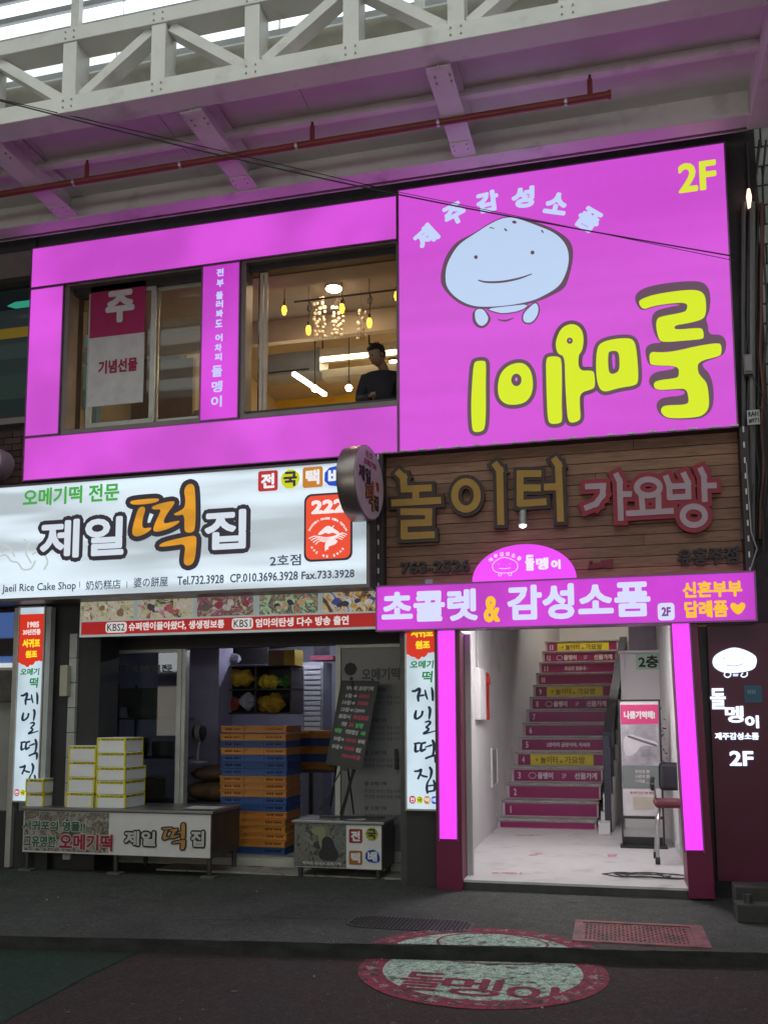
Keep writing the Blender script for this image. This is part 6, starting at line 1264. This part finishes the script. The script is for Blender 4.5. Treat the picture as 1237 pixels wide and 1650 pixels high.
for x in (-3.3, -1.17): obj('hanger', MB().tube([(x, YPp, pe.z+.03), (x, YPp, ZF+.012)], .008, 6), mat('bright_clamp', (.6, .6, .62), .3, .8), RP)
# ------------------------------------------------------------------ lit roof of the arcade behind the truss, and unseen glowing sheets added over the street
AR_ = thing('arcade_roof', 'bright white striped arcade roof glazing seen through the truss', 'roof')
M_GL = mat('luminous_roof_sheet', (.6, .62, .65), .4, emit=(236, 246, 250), es=1.35, mottle=((.6, 1, 2.), 1.4, .72, 1.15)); M_LOU = mat('grey_roof_slat', (.42, .43, .44), .5)
YG = -1.05; z = ZTR+.62; M_GUT = mat('beige_gutter', (.50, .47, .40), .6)
bx('gutter', M_GUT, AR_, CXL, CXR-.3, -1.35, -1.0, ZTR+.34, ZTR+.62, .01); 
j = 0
while z < 10.2:
    for k in range(7):
        xa = CXL+k*1.62+.35; xb = min(xa+1.6, CXR-.3)
        if xb > xa+.1: bx('roof_sheet', M_GL, AR_, xa, xb, YG+.03+j*.05, YG+.05+j*.05, z+.065, z+.27)
    bx('slat', M_LOU, AR_, CXL, CXR-.3, YG-.05+j*.05, YG+.05+j*.05, z, z+.06, .004); z += .275; j += 1
for x in (ax(128, 25, -1.1), ax(128, 25, -1.1)-1.62*2, ax(128, 25, -1.1)+1.62*2.01, ax(128, 25, -1.1)+1.62*4): bx('mullion', WHITEP, AR_, x-.04, x+.04, YG-.12, YG-.052, ZTR+.62, 8.2)
SR = thing('unseen_street_roof', 'unseen high roof of glowing sheets added over the street for ambient light', 'roof'); M_GL2 = mat('added_street_glow', (.6, .6, .6), .4, emit=(236, 246, 240), es=1.9)
for i in range(7):
    for k in range(6): bx('roof_sheet', M_GL2, SR, -11+k*3.2, -11+k*3.2+3.0, -11.5+i*1.25, -11.5+i*1.25+.8, 9.7, 9.75)
for i in range(8): bx('beam', WHITEP, SR, -11, 8.5, -11.6+i*1.25-.12, -11.6+i*1.25-.02, 9.55, 9.8)
# thin cables
for j, (p0, p1, y0, y1, r_) in enumerate((((0, 157), (1176, 412), -1.95, -.12, .006), ((0, 160), (640, 309), -1.93, -.35, .004), ((640, 309), (1183, 420), -.35, -.1, .003))):
    a = at(*p0, Y=y0); b = at(*p1, Y=y1); a = a+(a-b)*.1
    o = obj('overhead_cable', MB().tube([a.lerp(b, t/12)+Vector((0, 0, -.10*math.sin(math.pi*t/12)*(1 if j == 0 else 0))) for t in range(13)], r_, 6), BLACK); tag(o, ('thick black cable slanting across the canopy and the big magenta sign', 'thin dark wire slanting beside the thick cable under the canopy', 'thin dark wire crossing the lower right of the stone face sign')[j], 'cable')

# ================================================================== LEFT NEIGHBOUR
NL = thing('left_neighbour_building', 'dark brick neighbour building with a long window at the left edge', 'building')
M_DBR = mat('dark_brown_brick', (.06, .028, .028), .8, var=.3, rnd=.25, bump=.4)
YN = .12; nx1 = XL-.04
zc0, zc1 = az(0, 678, YN), az(0, 455, YN)
bx('upper_wall', DARKWALL, NL, -9.5, nx1, YN, .4, az(0, 415, YN), 8.6); bx('lintel', mat('grey_lintel', (.22, .19, .19), .7), NL, -9.5, nx1, YN-.06, YN+.2, zc1, az(0, 415, YN)-.003, .006)
bx('sill', mat('grey_lintel', (.22, .19, .19), .7), NL, -9.5, nx1, YN-.06, YN+.2, zc0-.07, zc0, .006); bx('wall_core', DARKWALL, NL, -9.5, nx1, YN+.02, .4, 2.6, zc0-.072)
z = 2.6; j = 0
while z < zc0-.15:
    x = -6.7+(.11 if j % 2 else 0)
    while x < nx1: bx('brick', M_DBR, NL, x, min(x+.205, nx1), YN, YN+.019, z, z+.062); x += .215
    z += .072; j += 1
nw = obj('window', MB().box(-9.5, nx1, YN+.04, YN+.1, zc1-.05, zc1).box(-9.5, nx1, YN+.04, YN+.1, zc0, zc0+.05).box(nx1-.05, nx1, YN+.04, YN+.1, zc0+.05, zc1-.05), DKFR, NL); obj('pane', MB().box(-9.5, nx1-.05, YN+.065, YN+.07, zc0+.05, zc1-.05), glassm('neighbour_glass', (.6, .65, .65), .05), nw)
bx('inner_wall', mat('grey_green_wall', (.10, .12, .12), .7, emit=(66, 74, 76), es=.7), NL, -9.5, nx1, 1.4, 1.5, 3.6, 6.6)  # dim emission stands in for light falling on the wall
arw = thing('teal_arrow_reflection', 'teal arrow reflection built as a glowing shape behind the neighbour window', 'reflection'); a = at(12, 493, Y=.5); b = at(60, 486, Y=.5); hh = .035
obj('arrow', MB().prism([(a.x, a.z), (a.x+.1, a.z+hh), (b.x+.3, a.z+hh), (b.x+.3, a.z-hh), (a.x+.1, a.z-hh)], lambda u, v: (u, .5, v), lambda u, v: (u, .52, v)), mat('teal_reflection_glow', (.1, .5, .4), emit=(80, 210, 178), es=1.1), arw)  # glowing arrow stands in for a reflection in the glass
yb_ = bx('yellow_band', mat('yellow_glow_band', (.5, .35, .05), emit=(170, 128, 40), es=.9), None, -9, nx1-.05, 1.0, 1.02, az(0, 546, 1.0), az(0, 531, 1.0)); tag(yb_, 'long dull yellow glowing band behind the neighbour window', 'reflection')  # plain band with a dull yellow emission
for i, (y0, y1, c) in enumerate(((556, 575, (72, 84, 84)), (582, 600, (58, 70, 70)), (606, 640, (66, 80, 76)), (645, 672, (50, 62, 62)))): bx('inner_shelf', mat('inner_shelf_%d' % i, (.1, .12, .12), emit=c, es=.8), NL, -9, nx1-.05, 1.3, 1.38, az(0, y1, 1.3), az(0, y0, 1.3))  # shelf strips emit their dim tone instead of being lit
rnd = obj('round_wall_lamp', MB().tube([(ax(-19, 740, -.1), -.1, az(0, 740, -.1)), (ax(-19, 740, -.1), .12, az(0, 740, -.1))], .16, 28), mat('pinkish_lamp_disc', (.5, .38, .45), .5)); tag(rnd, 'pale pinkish round sign disc cut by the left edge beside the bricks', 'sign')
# ground floor of the neighbour
NG = thing('neighbour_shop_front', 'dim shop front with blue panel at the left edge below the white sign', 'shop front')
bx('wall', mat('grey_side_wall', (.30, .30, .28), .7, var=.15, scale=2), NG, -9.5, ax(17, 1200, .02), .3, .4, 0, 2.7); bx('upright', FRAMEAL, NG, ax(17, 1200, .02), ax(26, 1200, .02)-.005, .0, .12, .02, 2.62, .004)
bx('blue_panel', mat('blue_lit_panel', (.05, .08, .2), emit=(70, 100, 160), es=.7), NG, -9.4, ax(14, 1000, .1), .2, .28, az(0, 1027, .2), az(0, 978, .2)); bx('dark_band', BLACK, NG, -9.4, ax(15, 1040, .1), .19, .29, az(0, 1056, .2), az(0, 1030, .2)); bx('blue_strip', mat('blue_lit_panel', (.05, .08, .2)), NG, -9.4, ax(13, 1060, .1), .2, .29, az(0, 1067, .2), az(0, 1058, .2)); bx('white_strip', mat('white_lit_strip', (.5, .5, .5), emit=(200, 205, 205), es=.9), NG, -9.4, ax(12, 1070, .1), .17, .28, az(0, 1075, .2), az(0, 1069, .2))
bx('dark_goods', mat('dark_goods', (.09, .08, .075), .7, var=.5, scale=6), NG, -9.4, ax(14, 1100, .1), .2, .299, az(0, 1130, .2), az(0, 1080, .2)); bx('base', BLACK, NG, -9.4, ax(17, 1390, .05), .1, .29, 0, .35)
# ================================================================== RIGHT NEIGHBOUR
NR = thing('right_neighbour_building', 'pale tiled neighbour building at the right edge behind pipes and cables', 'building')
rx0 = ax(1207, 300, .45)
M_WT = mat('glazed_white_tile', (.30, .30, .28), .3, var=.12, rnd=.18); bx('wall_core', mat('dark_mortar', (.05, .05, .05), .8), NR, rx0-.06, 4.5, .5, .7, 0, 10)
z = 2.0; j = 0
while z < 9.6:
    x = rx0-(.12 if j % 2 else 0)
    while x < rx0+.75: bx('wall_tile', M_WT, NR, max(x, rx0-.05), x+.232, .47, .499, z, z+.178, .006); x += .242
    z += .19; j += 1
bx('side_wall', DARKWALL, NR, 1.42, rx0-.061, .30, .7, 0, 8.6); bx('shop_corner_wall', DARKWALL, NR, 1.224, 1.42, .141, .3, 2.25, 6.5)
bx('grey_column', mat('grey_column', (.16, .15, .155), .7, var=.2), NR, ax(1200, 500, .2)-.02, ax(1212, 500, .2), .2, .3, 2.5, 8.4)
PC = thing('wall_pipes', 'bundle of grey pipes and hanging cables beside the big magenta sign', 'pipes'); rq = random.Random(4)
for i, (x, c, r_) in enumerate(((1196, (.12, .11, .12), .022), (1203, (.05, .045, .05), .012), (1210, (.18, .17, .17), .028), (1219, (.04, .035, .04), .012), (1226, (.15, .05, .04), .014), (1231, (.05, .05, .05), .010))):
    pts = [(ax(x, y, .12)+rq.uniform(-.02, .02)*(r_ < .02), .10+rq.uniform(-.02, .02), az(x, y, .12)) for y in range(230 if i % 2 else 330, 900, 60)]
    obj('pipe' if r_ > .02 else 'cable', MB().tube(pts, r_, 8), mat('pipe_%d' % i, c, .45, .2), PC, smooth=True)
for i in range(9): a = Vector((ax(1196+rq.uniform(0, 30), 500, .05), .03+rq.uniform(0, .05), 5.2-rq.uniform(0, 2.6))); obj('cable', MB().tube([a, a+Vector((rq.uniform(-.05, .2), -.04, -.3)), a+Vector((rq.uniform(-.1, .15), 0, -.7))], .005, 5), BLACK, PC)
jb = thing('junction_box', 'small grey box fixed among the pipes beside the yellow letters', 'box'); a = at(1197, 605, Y=.05); b = at(1211, 572, Y=.05); bx('case', mat('grey_box', (.22, .20, .21), .5), jb, a.x, b.x, .02, .1, a.z, b.z, .006); bx('lid', mat('grey_box2', (.26, .24, .25), .5), jb, a.x+.01, b.x-.01, .008, .019, a.z+.02, b.z-.02, .003)
npn = thing('number_plate', 'small white plate with black characters fixed right of the big sign', 'plate'); a = at(1203, 686, Y=.02); b = at(1222, 661, Y=.02); bx('plate', mat('white_plate', (.55, .55, .55), .5), npn, a.x, b.x, .0, .01, a.z, b.z, .002)
text('RA01', planeY(0), (a.x+.01, b.x-.01, (a.z+b.z)/2+.005, b.z-.012), BLACK, npn, bold=.002, res=1); text('#971', planeY(0), (a.x+.01, b.x-.01, a.z+.012, (a.z+b.z)/2-.008), BLACK, npn, bold=.002, res=1)
wl = thing('glowing_wall_lamp', 'small warm glowing lamp between the pipes right of the sign top', 'lamp')
p = at(1206, 322, Y=.08); obj('glass', MB().tube([(p.x, .08, p.z+.10), (p.x, .08, p.z+.03), (p.x, .08, p.z-.08)], .03, 10, rr=[.012, .024, .014]), mat('amber_glow', (.8, .6, .5), emit=(255, 205, 170), es=2.2), wl, smooth=True); obj('bracket', MB().bar((p.x, .08, p.z-.1), (p.x, .2, p.z-.13), .02), DARKST, wl)
p2 = at(1226, 338, Y=.15); sb = obj('small_bulb', MB().ball((p2.x, .15, p2.z), .022, 8, 6), mat('white_small_glow', (.8, .8, .8), emit=(255, 240, 225), es=2)); tag(sb, 'tiny white bulb glowing right of the amber wall lamp', 'lamp')
# block at the foot of the right edge
hb = thing('standpipe_block', 'dark grey concrete block with metal pipe stub at the right edge of the sidewalk', 'standpipe'); p = at(1190, 1490, Z=0)
bx('plinth', mat('rough_dark_concrete', (.045, .044, .042), .9, var=.3, bump=.6), hb, p.x, p.x+.5, -.90, -.72, 0, .13, .01); bx('cap', mat('rough_dark_concrete', (.045, .044, .042), .9, var=.3, bump=.6), hb, p.x+.02, p.x+.3, -.70, -.45, 0, .22, .01); obj('pipe_stub', MB().tube([(p.x+.08, -.82, .12), (p.x+.08, -.82, .19)], .03, 10), DARKST, hb, smooth=True)
bx('lower_wall', BLACK, NR, .77, 4.5, .07, .3, 0, 2.24)
# building row opposite, unseen; its glowing windows and signs are added frontal fill
OB = thing('opposite_buildings', 'plain dark building row on the far side of the street', 'building'); bx('wall', DARKWALL, OB, -14, 10, -13, -12.6, -.1, 9.5)
for i in range(5):
    bx('fill_window', mat('window_fill_glow', (.1, .1, .1), emit=(235, 225, 205), es=1.3), OB, -12+i*4.4, -8.6+i*4.4, -12.59, -12.56, .4, 2.4); obj('window_frame', MB().box(-12.06+i*4.4, -12+i*4.4, -12.6, -12.5, .3, 2.5).box(-8.6+i*4.4, -8.54+i*4.4, -12.6, -12.5, .3, 2.5).box(-10.33+i*4.4, -10.27+i*4.4, -12.559, -12.5, .3, 2.5), FRAMEAL, OB)
    sb_ = thing('opposite_fill_sign', ('white', 'cream', 'pale green', 'pale blue', 'pinkish white')[i]+' unseen sign box added across the street as fill light', 'light box sign', 'unseen fill sign boxes added across the street')
    bx('light_panel', mat('opposite_fill_panel_%d' % i, (.5, .5, .5), emit=((240, 244, 250), (250, 240, 215), (225, 245, 228), (220, 235, 250), (250, 228, 240))[i], es=3.2), sb_, -12.3+i*4.4, -8.3+i*4.4, -12.45, -12.3, 2.8, 3.9); bx('case', DARKST, sb_, -12.35+i*4.4, -8.25+i*4.4, -12.599, -12.451, 2.75, 3.95)
